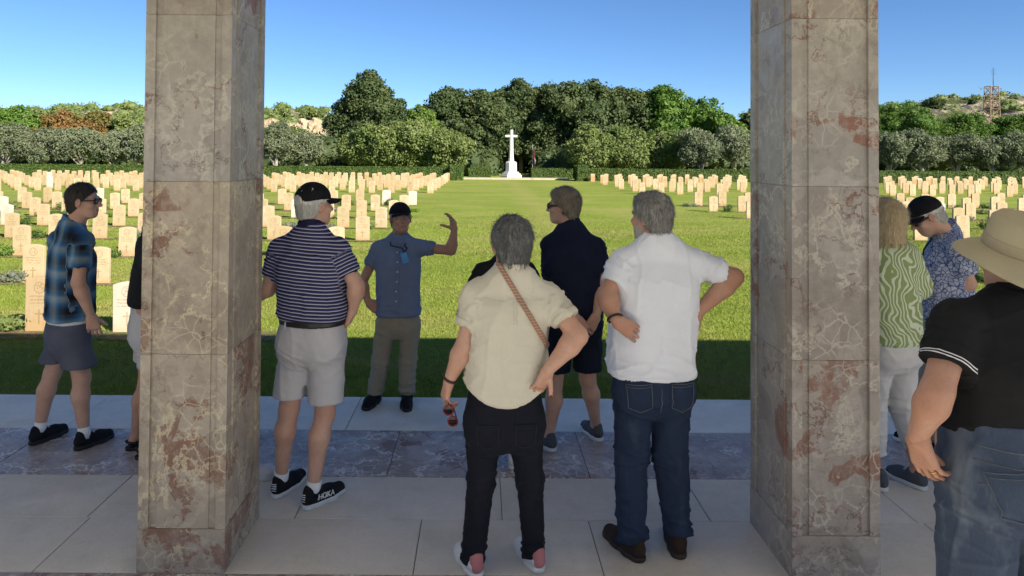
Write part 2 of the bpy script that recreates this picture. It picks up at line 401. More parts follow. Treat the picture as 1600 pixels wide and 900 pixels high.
plain('roof_plaster', (0.86, 0.84, 0.80), 0.9, 0.2, 0.05)  # unseen ceiling, made this white to bounce light down into the shade
limestone('bounce_limestone', (0.74, 0.70, 0.62))  # unseen rear paving, paled as a sunlight reflector
plain('flag_red', (0.10, 0.018, 0.016), 0.9, 0.1)
plain('flag_white', (0.22, 0.18, 0.16), 0.9, 0.1)
# ================================================================ the setting
LAWN = -0.45
ORD = ['zeroth', 'first', 'second', 'third', 'fourth', 'fifth', 'sixth', 'seventh', 'eighth', 'ninth', 'tenth', 'eleventh', 'twelfth',
       'thirteenth', 'fourteenth', 'fifteenth', 'sixteenth', 'seventeenth', 'eighteenth', 'nineteenth', 'twentieth', 'twenty-first', 'twenty-second',
       'twenty-third', 'twenty-fourth', 'twenty-fifth', 'twenty-sixth', 'twenty-seventh', 'twenty-eighth', 'twenty-ninth', 'thirtieth',
       'thirty-first', 'thirty-second', 'thirty-third', 'thirty-fourth', 'thirty-fifth', 'thirty-sixth']

# ground sheet
gx = np.concatenate([np.linspace(-2500, -60, 12), np.linspace(-50, 50, 41), np.linspace(60, 2500, 12)])
gy = np.concatenate([np.linspace(-2500, -30, 8), np.linspace(-20, 90, 56), np.linspace(110, 2500, 12)])
V = np.array([(x, y, LAWN) for x in gx for y in gy]); ny = len(gy)
V[:, 2] += np.where((np.abs(V[:, 0]) < 55) & (V[:, 1] > 8) & (V[:, 1] < 60), 0.02 * pn(V * 0.21 + 3.3), 0)
Q = np.array([(i * ny + j, i * ny + ny + j, i * ny + ny + j + 1, i * ny + j + 1) for i in range(len(gx) - 1) for j in range(ny - 1)])
tag(link('lawn', mesh_np('lawn', V, Q, True), MAT['lawn']), 'sunlit green lawn running to the white cross', 'lawn', kind='structure')

# grass blades on the near lawn
n = 520000
Yb = 6.5 * (34 / 6.5) ** (rng.random(n) ** 1.12)
px = rng.uniform(-60, 1660, n)
bx_ = (px - CX) / F_PX * Yb
hh = rng.uniform(0.016, 0.046, n) * (0.85 + Yb * 0.016); ww = rng.uniform(0.003, 0.0075, n) * (0.5 + Yb * 0.085)
fade = np.clip((36 - Yb) / 16, 0.12, 1); hh *= fade; ww *= 0.4 + 0.6 * fade
ang = rng.uniform(0, math.tau, n); lean = rng.uniform(0.2, 1.1, n) * hh; la = rng.uniform(0, math.tau, n)
V = np.zeros((n, 3, 3))
base = np.c_[bx_, Yb, np.full(n, LAWN - 0.004) + 0.02 * pn(np.c_[bx_, Yb, np.full(n, LAWN)] * 0.21 + 3.3)]
off = np.c_[np.cos(ang) * ww, np.sin(ang) * ww, np.zeros(n)]
V[:, 0] = base - off; V[:, 1] = base + off
V[:, 2] = base + np.c_[np.cos(la) * lean, np.sin(la) * lean, hh]
tipa = np.tile([0., 0., 1.], n); dry = np.repeat((rng.random(n) < 0.10) * rng.random(n), 3)
g = link('grass', mesh_np('grass', V.reshape(-1, 3), np.arange(3 * n).reshape(n, 3), False, {'tip': tipa, 'dry': dry}), MAT['blades'])
tag(g, 'short mown grass blades of the near lawn', 'grass', kind='stuff')

# raised terrace the portico stands on
mb = MB(); mb.box((-16, -12.1, LAWN - 0.2), (22, 5.59, -0.007))
plain('mortar', (0.17, 0.155, 0.135), 0.95, 0.1)
terr = tag(mb.build('terrace', MAT['mortar']), 'raised stone terrace under the portico', 'terrace', kind='structure')
pav = empty('pavement'); tag(pav, 'stone slab pavement of the portico with dark marble bands', 'pavement', kind='structure')
bands = [  # y0, y1, material, first joint, slab length
    (4.95, 5.62, 'kerb_limestone', -0.966, 2.05), (4.245, 4.95, 'band_marble', -0.57, 1.26), (3.76, 4.245, 'paving_limestone', 0.13, 1.14),
    (3.27, 3.76, 'paving_limestone', -0.31, 0.91), (2.62, 3.27, 'band_marble', 0.1, 1.275), (2.0, 2.62, 'paving_limestone', 0.3, 1.1),
    (1.3, 2.0, 'bounce_limestone', -0.2, 1.1), (0.4, 1.3, 'bounce_limestone', 0.25, 1.2), (-0.6, 0.4, 'bounce_limestone', -0.3, 1.2),  # unseen rows out to the rear, added pale to bounce sunlight under the roof
    (-1.7, -0.6, 'bounce_limestone', 0.2, 1.3), (-3.4, -1.7, 'bounce_limestone', -0.3, 1.5), (-5.2, -3.4, 'bounce_limestone', 0.4, 1.6), (-7.2, -5.2, 'bounce_limestone', 0.1, 1.8), (-9.5, -7.2, 'bounce_limestone', 0.5, 2.0), (-12, -9.5, 'bounce_limestone', 0.1, 2.2)]
J = 0.0022
for y0, y1, m, j0, L in bands:
    lim = 7.5 if y0 > 1 else 5.0
    xs = [j0 + k * L + rng.uniform(-.03, .03) * (k not in (0, 1)) for k in range(-9, 10)]
    xs = [x for x in xs if -lim < x < lim]
    xs = [-15.9] + xs + [21.9]
    for a, b in zip(xs, xs[1:]):
        mb = MB(); cx_, cy_ = (a + b) / 2, (y0 + y1) / 2
        dz = rng.uniform(-0.0012, 0.0012)
        mb.box((a - cx_ + J, y0 - cy_ + J, -0.05), (b - cx_ - J, y1 - cy_ - J, dz), 0.003)
        mb.build('slab', MAT[m], pav, loc=(cx_, cy_, 0))

# pillars
PW, PD = 0.415, 0.50
def pillar_ring(w, d, flat=False):
    """plan outline: corner strips, sunk groove, panel set a little back"""
    def side(L, n, off):
        s = [(0, 0), (.115, 0), (.115, -.013), (.195, -.013), (.20, -.006), (.80, -.006), (.805, -.013), (.885, -.013), (.885, 0)]
        return [((u - .5) * L, v) for u, v in s]
    P = []
    for (ax, L, o) in (((1, 0), w, d / 2), ((0, 1), d, w / 2), ((-1, 0), w, d / 2), ((0, -1), d, w / 2)):
        nx, ny_ = ax[1], -ax[0]
        for u, v in side(L, 0, 0):
            v = 0 if flat else v
            P.append((ax[0] * u + nx * (o + v), ax[1] * u + ny_ * (o + v)))
    return P
def block(z0, z1, w, d, flat=False):
    mb = MB(); c = 0.0018; rings = []
    for z, s in ((z0 + 0.0004, c), (z0 + c, 0), (z1 - c, 0), (z1 - 0.0004, c)):
        rings.append([(x * (1 - 2 * s / w), y * (1 - 2 * s / d), z - z0) for x, y in pillar_ring(w, d, flat)])
    k = len(rings[0]); V = [p for r in rings for p in r]
    q = [(i * k + j, i * k + (j + 1) % k, i * k + k + (j + 1) % k, i * k + k + j) for i in range(3) for j in range(k)]
    V += [(0, 0, 0), (0, 0, z1 - z0)]
    t3 = [(4 * k, (j + 1) % k, j) for j in range(k)] + [(4 * k + 1, 3 * k + j, 3 * k + (j + 1) % k) for j in range(k)]
    return mb.add(V, q, t3)
courses = [(0.0, 0.205), (0.205, 1.03), (1.03, 1.855), (1.855, 2.66), (2.66, 3.05)]
def pillar(x, y, label, mats, rz=0.0):
    e = empty('pillar', (x, y, 0), rz); tag(e, label, 'pillar', 'marble pillars of the portico')
    for i, (z0, z1) in enumerate(courses):
        b = block(z0, z1, PW + (0.004 if i == 0 else 0), PD + (0.004 if i == 0 else 0), flat=(i == 0))
        b.build('plinth' if i == 0 else 'block', MAT[mats[i]], e, loc=(0, 0, z0))
    return e
g_, r_, p_ = 'pillar_marble_grey', 'pillar_marble_red', 'pillar_marble'
pillar(-1.412, 3.27 + PD / 2, 'left marble pillar, mottled red and cream low down, grey above', [r_, r_, r_, g_, p_])
pillar(1.690, 3.25 + PD / 2, 'right marble pillar, grey brown with a rusty patch near its top', [p_, p_, p_, g_, p_])
for x in (-4.59, 4.86):
    pillar(x, 3.26 + PD / 2, 'marble pillar of the portico standing outside the view, ' + ('left' if x < 0 else 'right') + ' end', [p_, r_, p_, g_, p_])
for i, x in enumerate((-4.59, -1.44, 1.71, 4.86)):
    pillar(x, -0.95, 'rear marble pillar of the portico, ' + ORD[i + 1] + ' from the left', [p_, p_, r_, g_, p_])
# roof over them (above the frame; it throws the shade)
roof = empty('portico_roof', (0, 0, 3.05)); tag(roof, 'flat stone roof carried by the marble pillars', 'roof')
for nm, lo, hi in (('architrave', (-14, 3.2, 0.0), (20, 3.82, 0.22)), ('architrave', (-14, -1.25, 0.0), (20, -0.65, 0.22)),
                   ('ceiling_slab', (-14, -1.45, 0.2215), (20, 4.02, 0.30)), ('cornice', (-14.1, -1.6, 0.301), (20.1, 4.17, 0.36))):
    MB().box(lo, hi, 0.01).build(nm, MAT['roof_plaster'], roof)

# ---------------------------------------------------------------- headstones
def stone_mesh():
    w, th, h, rise = 0.19, 0.038, 0.735, 0.04; n = 12
    prof = [(-w, 0), (-w, h - rise)] + [(-w + 2 * w * k / n, h - rise + rise * (1 - (2 * k / n - 1) ** 2)) for k in range(1, n)] + [(w, h - rise), (w, 0)]
    k = len(prof); b = 0.005
    def ring(y, s): return [(x * (1 - s / w), y, z - (s if z > 0 else 0)) for x, z in prof]
    rings = [ring(-th, b), ring(-th + b, 0), ring(th - b, 0), ring(th, b)]
    V = [p for r in rings for p in r]
    q = [(i * k + j + 1, i * k + j, i * k + k + j, i * k + k + j + 1) for i in range(3) for j in range(k - 1)]
    me = bpy.data.meshes.new('headstone')
    me.from_pydata(V, [], q + [tuple(range(k)), tuple(range(4 * k - 1, 3 * k - 1, -1))]); me.update()
    return me
st_cream = stone_mesh(); st_cream.materials.append(MAT['headstone_cream'])
st_white = stone_mesh(); st_white.materials.append(MAT['headstone_white'])
rowsA = [9.2, 12.5, 15.7, 18.9, 22.1, 25.3, 28.5, 31.7]
rowsB = [42.0, 45.1, 48.2, 51.3, 54.5, 57.6, 60.6]
white_at = {('L', 0, 1): 1, ('L', 2, 3): 1, ('L', 7, 0): 1, ('L', 6, 6): 1}
cand = []
SX = 1.21
for side in ('L', 'R'):
    for ri, Y in enumerate(rowsA + rowsB):
        Yr = Y + (0.0 if side == 'L' else (0.9 if ri < 8 else 0.6))
        for k in range(0, 36):
            x = (-3.28 + 0.008 * (Yr - 18.9) - SX * k) if side == 'L' else (10.05 + SX * k + (0.3 if ri % 2 else 0))
            if side == 'L' and ri == 0: x = -5.88 + 1.17 * (3 - k) - 1.17 * 0 if k < 6 else x
            if side == 'L' and ri == 0 and k < 2: continue
            if side == 'R' and ri == 0: continue
            far = ri >= 8
            if far and rng.random() < 0.04: continue
            x += rng.normal(0, 0.02); y = Yr + rng.normal(0, 0.02)
            ppx = CX + x / y * F_PX
            if ppx < -25 or ppx > 1625: continue
            w = 0.19 * F_PX / y
            if (ppx - w > 224 and ppx + w < 408) or (ppx - w > 1178 and ppx + w < 1374): continue
            wh = (side, ri, k) in white_at or rng.random() < 0.05
            cand.append((y, side, ri, k, x, wh))
cand.sort()
near, rest = cand[:300], cand[300:]
hs = []
for y, side, ri, k, x, wh in near:
    o = link('headstone', st_white if wh else st_cream, None, None, (x, y, LAWN - 0.01))
    o.rotation_euler = (rng.normal(0, 0.014), rng.normal(0, 0.012), rng.normal(0, 0.035)); o.scale = (1, 1, rng.uniform(0.95, 1.06))
    plot = 'left' if side == 'L' else 'right'
    part = 'near' if ri < 8 else 'far'
    rr = ri + 1 if ri < 8 else ri - 7
    tag(o, f"{'white' if wh else 'cream'} headstone, {part} {plot} plot, {ORD[rr]} row, {ORD[k + 1]} place from the central lawn", 'headstone', 'headstones of the cemetery')
    hs.append((o, ri, side, k))
if rest:
    base = np.array([v.co for v in st_cream.vertices]); fv = [list(p.vertices) for p in st_cream.polygons]
    V = []; Fq = []; F2 = []
    qs = np.array([f for f in fv if len(f) == 4]); big = np.array([f for f in fv if len(f) > 4])
    for i, (y, side, ri, k, x, wh) in enumerate(rest):
        V.append(base + (x, y, LAWN - 0.01)); Fq.append(qs + i * len(base)); F2.append(big + i * len(base))
    o = link('distant_headstones', mesh_np('distant_headstones', np.concatenate(V), [np.concatenate(Fq), np.concatenate(F2)]), MAT['headstone_cream'])
    tag(o, 'farthest rows of cream headstones before the hedge', 'headstones', kind='stuff')

# planting beds along the rows
for side in ('L', 'R'):
    for ri, Y in enumerate(rowsA):
        if side == 'R' and ri == 0: continue
        Yr = Y + (0 if side == 'L' else 0.9)
        x0, x1 = (-32, -2.9) if side == 'L' else (9.7, 38)
        if ri == 0: x0 = -9; x1 = -2.6
        xs = np.linspace(x0, x1, 60); wdt = 0.30 if ri == 0 else 0.09
        e0 = Yr - 0.06 - wdt + 0.06 * pn(np.c_[xs * 2.1, np.full(60, Y), np.zeros(60)]); e1 = Yr + (0.10 if ri == 0 else 0.03) + 0.05 * pn(np.c_[xs * 2.1, np.full(60, Y + 9), np.zeros(60)])
        zb = np.full(60, LAWN + 0.018)
        V = np.r_[np.c_[xs, e0, zb], np.c_[xs, (e0 + e1) / 2, zb + 0.025], np.c_[xs, e1, zb]]
        Q = [(r * 60 + i, r * 60 + i + 1, r * 60 + 61 + i, r * 60 + 60 + i) for r in (0, 1) for i in range(59)]
        tag(link('flower_bed', mesh_np('flower_bed', V, np.array(Q), True), MAT['soil']), f"narrow soil bed under the {ORD[ri + 1]} headstone row, {'left' if side == 'L' else 'right'} plot", 'flower bed', kind='structure')

# ---------------------------------------------------------------- foliage
def leaves(centers, normals, size, aspect=0.55):
    n = len(centers)
    nr = normals / (np.linalg.norm(normals, axis=1)[:, None] + 1e-9)
    a = rng.normal(size=(n, 3)); u = np.cross(nr, a); u /= np.linalg.norm(u, axis=1)[:, None] + 1e-9
    v = np.cross(nr, u); s = (size * rng.uniform(0.6, 1.3, n))[:, None]
    V = np.stack([centers - u * s, centers - v * s * aspect + nr * s * .12, centers + u * s, centers + v * s * aspect + nr * s * .12], 1)
    return V.reshape(-1, 3), np.arange(4 * n).reshape(n, 4)
def blob(c, r, n=10, m=7, rough=0.18):
    th = np.linspace(0, math.tau, n, endpoint=False); ph = np.linspace(-1.45, 1.45, m)
    D = np.array([(math.cos(p) * math.cos(t_), math.cos(p) * math.sin(t_), math.sin(p)) for p in ph for t_ in th])
    V = np.asarray(c) + D * np.asarray(r) * (1 + rough * pn(D * 2.2 + rng.uniform(0, 50)))[:, None]
    Q = [(i * n + j, i * n + (j + 1) % n, i * n + n + (j + 1) % n, i * n + n + j) for i in range(m - 1) for j in range(n)]
    return V, np.array(Q)
def crown_mesh(name, lobes, nleaf, size, aspect=0.55, core=0.72, fill=0.25, outward=0.8):
    A = np.array([4 * (l[1][0] * l[1][1] + l[1][0] * l[1][2] + l[1][1] * l[1][2]) for l in lobes]); A = A / A.sum()
    Vs, Qs, att, nv = [], [], [], 0
    for (c, r), w in zip(lobes, A):
        k = max(30, int(nleaf * w))
        d = rng.normal(size=(k, 3)); d /= np.linalg.norm(d, axis=1)[:, None]
        rad = np.where(rng.random(k) < fill, rng.uniform(0.45, 0.9, k), rng.uniform(0.86, 1.10, k))
        rad *= 1 + 0.22 * pn(d * 3.1 + rng.uniform(0, 99))
        P = np.asarray(c) + d * np.asarray(r) * rad[:, None]
        nrm = d * outward + rng.normal(size=(k, 3)) * 0.75 + np.array([0, 0, 0.25])
        V, Q = leaves(P, nrm, size, aspect)
        Vs.append(V); Qs.append(Q + nv); nv += len(V); att.append(np.repeat(rng.random(k), 4))
        if core:
            V, Q = (blob(c, np.asarray(r) * core) if min(r) > .55 or len(lobes) < 12 else (np.zeros((0, 3)), np.zeros((0, 4), int))); Vs.append(V); Qs.append(Q + nv); nv += len(V); att.append(np.full(len(V), 0.2))
    return mesh_np(name, np.concatenate(Vs), np.concatenate(Qs), False, {'leaf': np.concatenate(att)})
def trunk_mb(h, r, lobes, limbs=5, bend=0.1):
    mb = MB(); top = np.array([rng.normal(0, bend), rng.normal(0, bend), h])
    pts = [np.array([0, 0, -0.1]), np.array([rng.normal(0, bend * .4), rng.normal(0, bend * .4), h * .35]), np.array([*(top[:2] * .7), h * .7]), top]
    mb.tube(pts, [r * 1.25, r, r * .8, r * .55], 8)
    for i in range(limbs):
        c = np.asarray(lobes[i % len(lobes)][0]) + rng.normal(0, .1, 3)
        s = pts[1] * (1 - i / limbs * .5) + pts[3] * (i / limbs * .5)
        mid = (s + c) / 2 + rng.normal(0, .12, 3) * h * .15
        mb.tube([s, mid, c], [r * .5, r * .35, r * .12], 6)
    return mb
def dome_lobes(w, d, h0, h1, n, rel=0.38, flat=1.0):
    """a rounded crown: one inner mass, big boughs, and many small clumps over them"""
    L = []; zc, hz = (h0 + h1) / 2, (h1 - h0) / 2
    big = []
    for i in range(max(5, n // 4)):
        u = rng.uniform(-0.9, 1); a = rng.uniform(0, math.tau); rr = math.sqrt(max(0, 1 - u * u * .9)); k = rng.uniform(.45, .76)
        r = rel * min(w, hz * 1.2) * rng.uniform(.95, 1.35)
        big.append(((w * k * rr * math.cos(a), d * k * rr * math.sin(a), zc + hz * u * .62), (r, r, r * .85 * flat)))
    L += big; L.append(((0, 0, zc), (w * .70, d * .70, hz * .78)))
    for i in range(n * 3):
        c, r = big[rng.integers(len(big))] if rng.random() < .5 else L[len(big)]
        v = rng.normal(size=3); v[1] -= .35; v[2] += .25; v /= np.linalg.norm(v)
        q = np.asarray(c) + v * np.asarray(r) * rng.uniform(.85, 1.08)
        q[2] = max(q[2], h0 + .05 * (h1 - h0)); k = rng.uniform(*CL['k']) * min(w, hz * 1.3)
        L.append((tuple(q), (k * 1.15, k, k * .85)))
    return L
CL = {'k': (.10, .20)}
def tree(kind, label, px, Y, w_px, top_y, mat, nleaf, size, h0=0.35, lobes=16, rel=.38, bark='bark', trunk=None, cat='tree', group=None, depth=0.85, aspect=.55, core=.72, base_z=LAWN, flat=1.0, outward=.8):
    p = at(px, top_y, Y); s = F_PX / Y
    w = w_px / 2 / s; H = p[2] - base_z
    e = empty(kind, (p[0], Y, base_z), 0); tag(e, label, cat, group)
    L = dome_lobes(w * .98, w * depth, H * h0, H * 1.0, lobes, rel, flat)
    link('crown', crown_mesh(kind + '_crown', L, nleaf, size, aspect, core, outward=outward), MAT[mat], e)
    trunk_mb(H * max(h0, .3) * 1.3, trunk or max(.12, w * .06), L).build('trunk', MAT[bark], e, True)
    return e
G1 = 'trees behind the cemetery hedge'
# tall dark oaks behind the cross
tree('oak_tree', 'tall round dark evergreen tree, freestanding dome left of the cross', 573, 80, 122, 109, 'leaf_oak', 30000, .19, .10, 34, .36, group=G1)
tree('leafy_tree', 'small bright green tree beside the tall dark dome tree', 655, 77, 64, 157, 'leaf_bright', 8000, .18, .2, 14, group=G1)
for px, w, ty, lab in ((700, 104, 138, 'dark evergreen tree just right of the small bright green tree'), (757, 90, 136, 'dark evergreen tree standing left behind the white cross'),
                       (815, 84, 117, 'greyish evergreen tree rising straight behind the white cross'), (868, 96, 121, 'dark evergreen tree right behind the white cross'),
                       (925, 118, 117, 'broad tall dark evergreen, highest right of the white cross'), (990, 84, 130, 'dark evergreen between the broad tall one and the greener trees')):
    tree('oak_tree', lab, px, 82 + rng.uniform(-3, 3), w * 1.28, ty, 'leaf_oak', 21000, .20, .06, 26, .38, group=G1)
for px, w, ty, lab in ((1046, 92, 127, 'glossy green broadleaf tree right of the dark evergreens'), (1106, 76, 147, 'lower glossy green tree where the tall trees end on the right')):
    tree('leafy_tree', lab, px, 84, w * 1.2, ty, 'leaf_green', 17000, .20, .08, 24, .38, group=G1)
tree('leafy_tree', 'dark tree peeping out beside the right marble pillar', 1176, 88, 50, 164, 'leaf_oak', 3500, .3, .1, 14, group=G1)
tree('leafy_tree', 'pale green tree low behind olives by the right marble pillar', 1150, 84, 60, 186, 'leaf_bright', 3500, .3, .1, 14, group=G1)
for px, w, ty, lab in ((728, 90, 150, 'dark evergreen filling the gap left of the white cross'), (785, 80, 136, 'dark evergreen just left behind the cross top'), (845, 80, 130, 'dark evergreen filling the gap right behind the cross'),
                       (960, 80, 134, 'dark evergreen in the gap right of the broad tall one'), (1020, 70, 146, 'dark evergreen in front of the greener trees'), (660, 80, 168, 'low dark evergreen behind the small bright green tree')):
    tree('oak_tree', lab, px, 86, w, ty, 'leaf_oak', 11000, .21, .05, 18, .42, group=G1)
# rounded bushy trees either side of the cross
CL['k'] = (.05, .13)
for px, w, ty, lab in ((585, 130, 196, 'rounded bushy tree under the tall dome tree'), (640, 120, 187, 'rounded bushy tree, middle and highest of the three left of the cross'), (695, 92, 200, 'rounded bushy tree nearest the cross on its left'),
                       (925, 100, 199, 'rounded bushy tree nearest the cross on its right'), (985, 108, 196, 'middle rounded bushy tree right of the cross'), (1045, 92, 199, 'rounded bushy tree next to the olives right of the cross')):
    tree('bushy_tree', lab, px, 69 + rng.uniform(-1.5, 1.5), w * 1.18, ty, 'leaf_bush', 18000, .145, .08, 26, .38, group=G1)
CL['k'] = (.10, .20)
# olives
for px, w, ty, lab in ((432, 66, 192, 'olive tree right beside the left marble pillar'), (480, 62, 203, 'olive tree with pale trunks below the pale cliff'), (1095, 70, 200, 'olive tree right of the rounded bushy trees'),
                       (1147, 66, 196, 'olive tree left beside the right marble pillar'), (8, 86, 190, 'olive tree at the left edge of the view'), (70, 84, 200, 'second olive tree from the left edge'),
                       (128, 84, 197, 'third olive tree from the left edge'), (180, 74, 202, 'fourth olive tree from the left edge'), (218, 56, 196, 'olive tree left beside the left marble pillar'),
                       (1390, 74, 206, 'olive tree right beside the right marble pillar'), (1440, 84, 204, 'olive tree behind the capped man, second right of the pillar'), (1495, 84, 206, 'olive tree left of the lattice tower'),
                       (1548, 80, 208, 'olive tree in front of the lattice tower'), (1600, 78, 206, 'olive tree at the right edge of the view')):
    tree('olive_tree', lab, px, 67 + rng.uniform(-1.5, 1.5), w * 1.12, ty, 'leaf_olive', 9500, .135, .27, 20, .40, 'bark_pale', .19, group=G1, aspect=.4, core=.6)
# left background
for px, w, ty, m, lab in ((30, 96, 157, 'leaf_green', 'tall green tree at the far left behind the olives'), (-30, 90, 160, 'leaf_green', 'green tree cut by the left edge of the view'), (95, 90, 171, 'leaf_rust', 'green tree with rusty red top at the left'),
                          (150, 74, 172, 'leaf_rust', 'rusty tinged tree right of the other reddish one'), (200, 70, 178, 'leaf_bush', 'green tree behind olives beside the left marble pillar'), (440, 80, 186, 'leaf_bush', 'green tree below the cliff right of the left pillar')):
    tree('leafy_tree', lab, px, 82, w, ty, m, 11500, .20, .06, 20, .40, group=G1)
# umbrella pines right
for px, w, ty, lab in ((1408, 120, 156, 'big umbrella pine right of the right marble pillar'), (1330, 110, 162, 'umbrella pine half hidden by the right marble pillar'), (1500, 110, 176, 'umbrella pine left of the lattice tower'), (1592, 110, 174, 'umbrella pine at the right edge behind the tower')):
    tree('pine_tree', lab, px, 92, w, ty, 'leaf_pine', 17000, .17, .38, 24, .38, 'bark', .22, group=G1, depth=.8, aspect=.35, flat=.75)
# undergrowth closing the wood below the crowns
lob = []
for px in np.linspace(-80, 1680, 110):
    Y = 75 + rng.uniform(-2, 4)
    if 770 < px < 850: Y += 14
    r = rng.uniform(1.6, 2.6); lob.append((((px - CX) / F_PX * Y, Y, LAWN + rng.uniform(.8, 2.4)), (r, r, r)))
tag(link('undergrowth', crown_mesh('undergrowth', lob, 40000, .24, core=.85), MAT['leaf_oak']), 'dark undergrowth between the trunks of the wood', 'undergrowth', kind='stuff')

# hedges
def hedge(label, x0, x1, y0, y1, h, nleaf, mat='leaf_hedge'):
    e = empty('hedge', ((x0 + x1) / 2, (y0 + y1) / 2, LAWN)); tag(e, label, 'hedge', 'clipped hedges')
    w, d = (x1 - x0) / 2, (y1 - y0) / 2
    mb = MB(); mb.box((-w + .04, -d + .04, 0), (w - .04, d - .04, h - .04)); me = mb.mesh('hedge_mass')
    me.attributes.new('leaf', 'FLOAT', 'POINT'); link('branches', me, MAT[mat], e)
    fa = np.array([2 * w * h, 2 * w * 2 * d, 2 * d * h, 2 * d * h]); k = rng.choice(4, nleaf, p=fa / fa.sum())
    u, v = rng.uniform(-1, 1, nleaf), rng.uniform(0, 1, nleaf)
    P = np.zeros((nleaf, 3)); Nn = np.zeros((nleaf, 3))
    for i, (fx, nn) in enumerate(((lambda a, b: np.c_[a * w, -d + 0 * a, b * h], (0, -1, 0)), (lambda a, b: np.c_[a * w, (b * 2 - 1) * d, h + 0 * a], (0, 0, 1)),
                                  (lambda a, b: np.c_[-w + 0 * a, a * d, b * h], (-1, 0, 0)), (lambda a, b: np.c_[w + 0 * a, a * d, b * h], (1, 0, 0)))):
        s = k == i; P[s] = fx(u[s], v[s]); Nn[s] = nn
    P += rng.normal(0, .025, P.shape) + Nn * (0.05 * pn(P * 1.1 + 5))[:, None]
    V, Q = leaves(P, Nn + rng.normal(0, .6, P.shape), .085)
    link('foliage', mesh_np('hedge_foliage', V, Q, False, {'leaf': np.repeat(rng.random(nleaf), 4)}), MAT[mat], e)
hedge('long clipped hedge behind the left headstones, outer stretch', -52, -14.6, 62.6, 63.8, 1.12, 14000)
hedge('long clipped hedge behind the left headstones, stretch by the lawn', -14.5, -2.9, 62.6, 63.8, 1.12, 6000)
hedge('taller square hedge end left of the lawn before the cross', -2.85, -1.7, 61.8, 63.9, 1.35, 1500)
hedge('short low hedge left of the white cross', -1.2, 0.9, 67.0, 68.0, 0.95, 1600)
hedge('short shaded hedge right of the white cross', 5.0, 9.0, 67.0, 68.0, 1.0, 2400)
hedge('taller square hedge end right of the lawn before the cross', 8.75, 9.75, 61.8, 63.9, 1.38, 1500)
hedge('long clipped hedge behind the right headstones, stretch by the lawn', 9.8, 26, 62.9, 64.1, 1.08, 8000)
hedge('long clipped hedge behind the right headstones, outer stretch', 26.1, 56, 62.9, 64.1, 1.08, 12000)

# small plants at the foot of headstones
def low_plant(label, x, y, w, h, mat):
    e = empty('bedding_plant', (x, y, LAWN)); tag(e, label, 'plant', 'plants at the foot of the headstones')
    L = [((rng.normal(0, w * .4), rng.normal(0, w * .15), h * rng.uniform(.3, .65)), (w * .5, w * .35, h * .45)) for _ in range(6)]
    link('foliage', crown_mesh('plant_foliage', L, 420, .022 + .012 * w, core=.55), MAT[mat], e)
    mb = MB()
    for i in range(3): mb.tube([(0, 0, -.02), np.array(L[i][0]) * .9], [.006, .003], 5)
    mb.build('stem', MAT['bark'], e)
near_st = [q for q in hs if q[1] < 8]
pick = [q for i, q in enumerate(near_st) if (i * 7) % 10 < 8][:110]
for i, (o, ri, side, k) in enumerate(pick):
    m = ('leaf_hedge', 'leaf_bush', 'leaf_silver', 'leaf_bright')[i % 4]
    nm = ('dark green', 'olive green', 'silvery', 'bright green')[i % 4]
    low_plant(f"low {nm} plant beside headstone, {'left' if side == 'L' else 'right'} plot, {ORD[ri + 1]} row, {ORD[k + 1]} place from the lawn",
              o.location.x + rng.uniform(.30, .55) * rng.choice([-1, 1]), o.location.y - .08, rng.uniform(.2, .42), rng.uniform(.14, .34), m)
big = at(205, 338, 17.0)
low_plant('broad leafy green shrub among the left headstones beside the black shirt', big[0], 17.0, .62, .42, 'leaf_hedge')

# ---------------------------------------------------------------- cross on its steps
xc, yc = 3.0, 68.0
plat = empty('stone_step'); tag(plat, 'long low stone step across the lawn before the cross', 'step', kind='structure')
for i, x in enumerate(np.linspace(-2.2, 8.4, 7)[:-1]):
    MB().box((x + .004, 64.6, LAWN - .02), (x + 1.766 - .004, 66.4, LAWN + .15), .01).build('step_block', MAT['step_limestone'], plat)
cr = empty('memorial_cross', (xc, yc, LAWN)); tag(cr, 'tall white stone cross on a stepped octagonal base', 'cross')
for i, (r, z0, z1) in enumerate(((1.12, 0, .34), (.98, .342, .52), (.80, .522, .66))):
    MB().lathe([(0.001, z0), (r, z0), (r, z1 - .02), (r - .02, z1), (0.001, z1)], 8, rot=math.pi / 8).build('step', MAT['white_stone'], cr)
MB().lathe([(0.001, .662), (.60, .662), (.58, 1.55), (.50, 1.66), (.36, 1.70), (0.001, 1.70)], 8, rot=math.pi / 8).build('pedestal', MAT['white_stone'], cr)
MB().lathe([(0.001, 1.702), (.30, 1.702), (.28, 1.95), (.25, 2.0), (.17, 4.85), (0.001, 4.86)], 8, rot=math.pi / 8).build('shaft', MAT['white_stone'], cr)
mb = MB()
for s in (-1, 1):
    mb.add(*[(lambda ring0, ring1: ([*ring0, *ring1], [(i, (i + 1) % 8, 8 + (i + 1) % 8, 8 + i) for i in range(8)] + [(8, 9, 10, 11), (8, 11, 12, 15), (12, 13, 14, 15)]))(
        [(s * .12, .15 * math.cos(a), 4.20 + .15 * math.sin(a)) for a in np.arange(8) * math.pi / 4 + math.pi / 8],
        [(s * .60, .135 * math.cos(a), 4.20 + .135 * math.sin(a)) for a in np.arange(8) * math.pi / 4 + math.pi / 8])][0])
mb.build('cross_arm', MAT['white_stone'], cr)
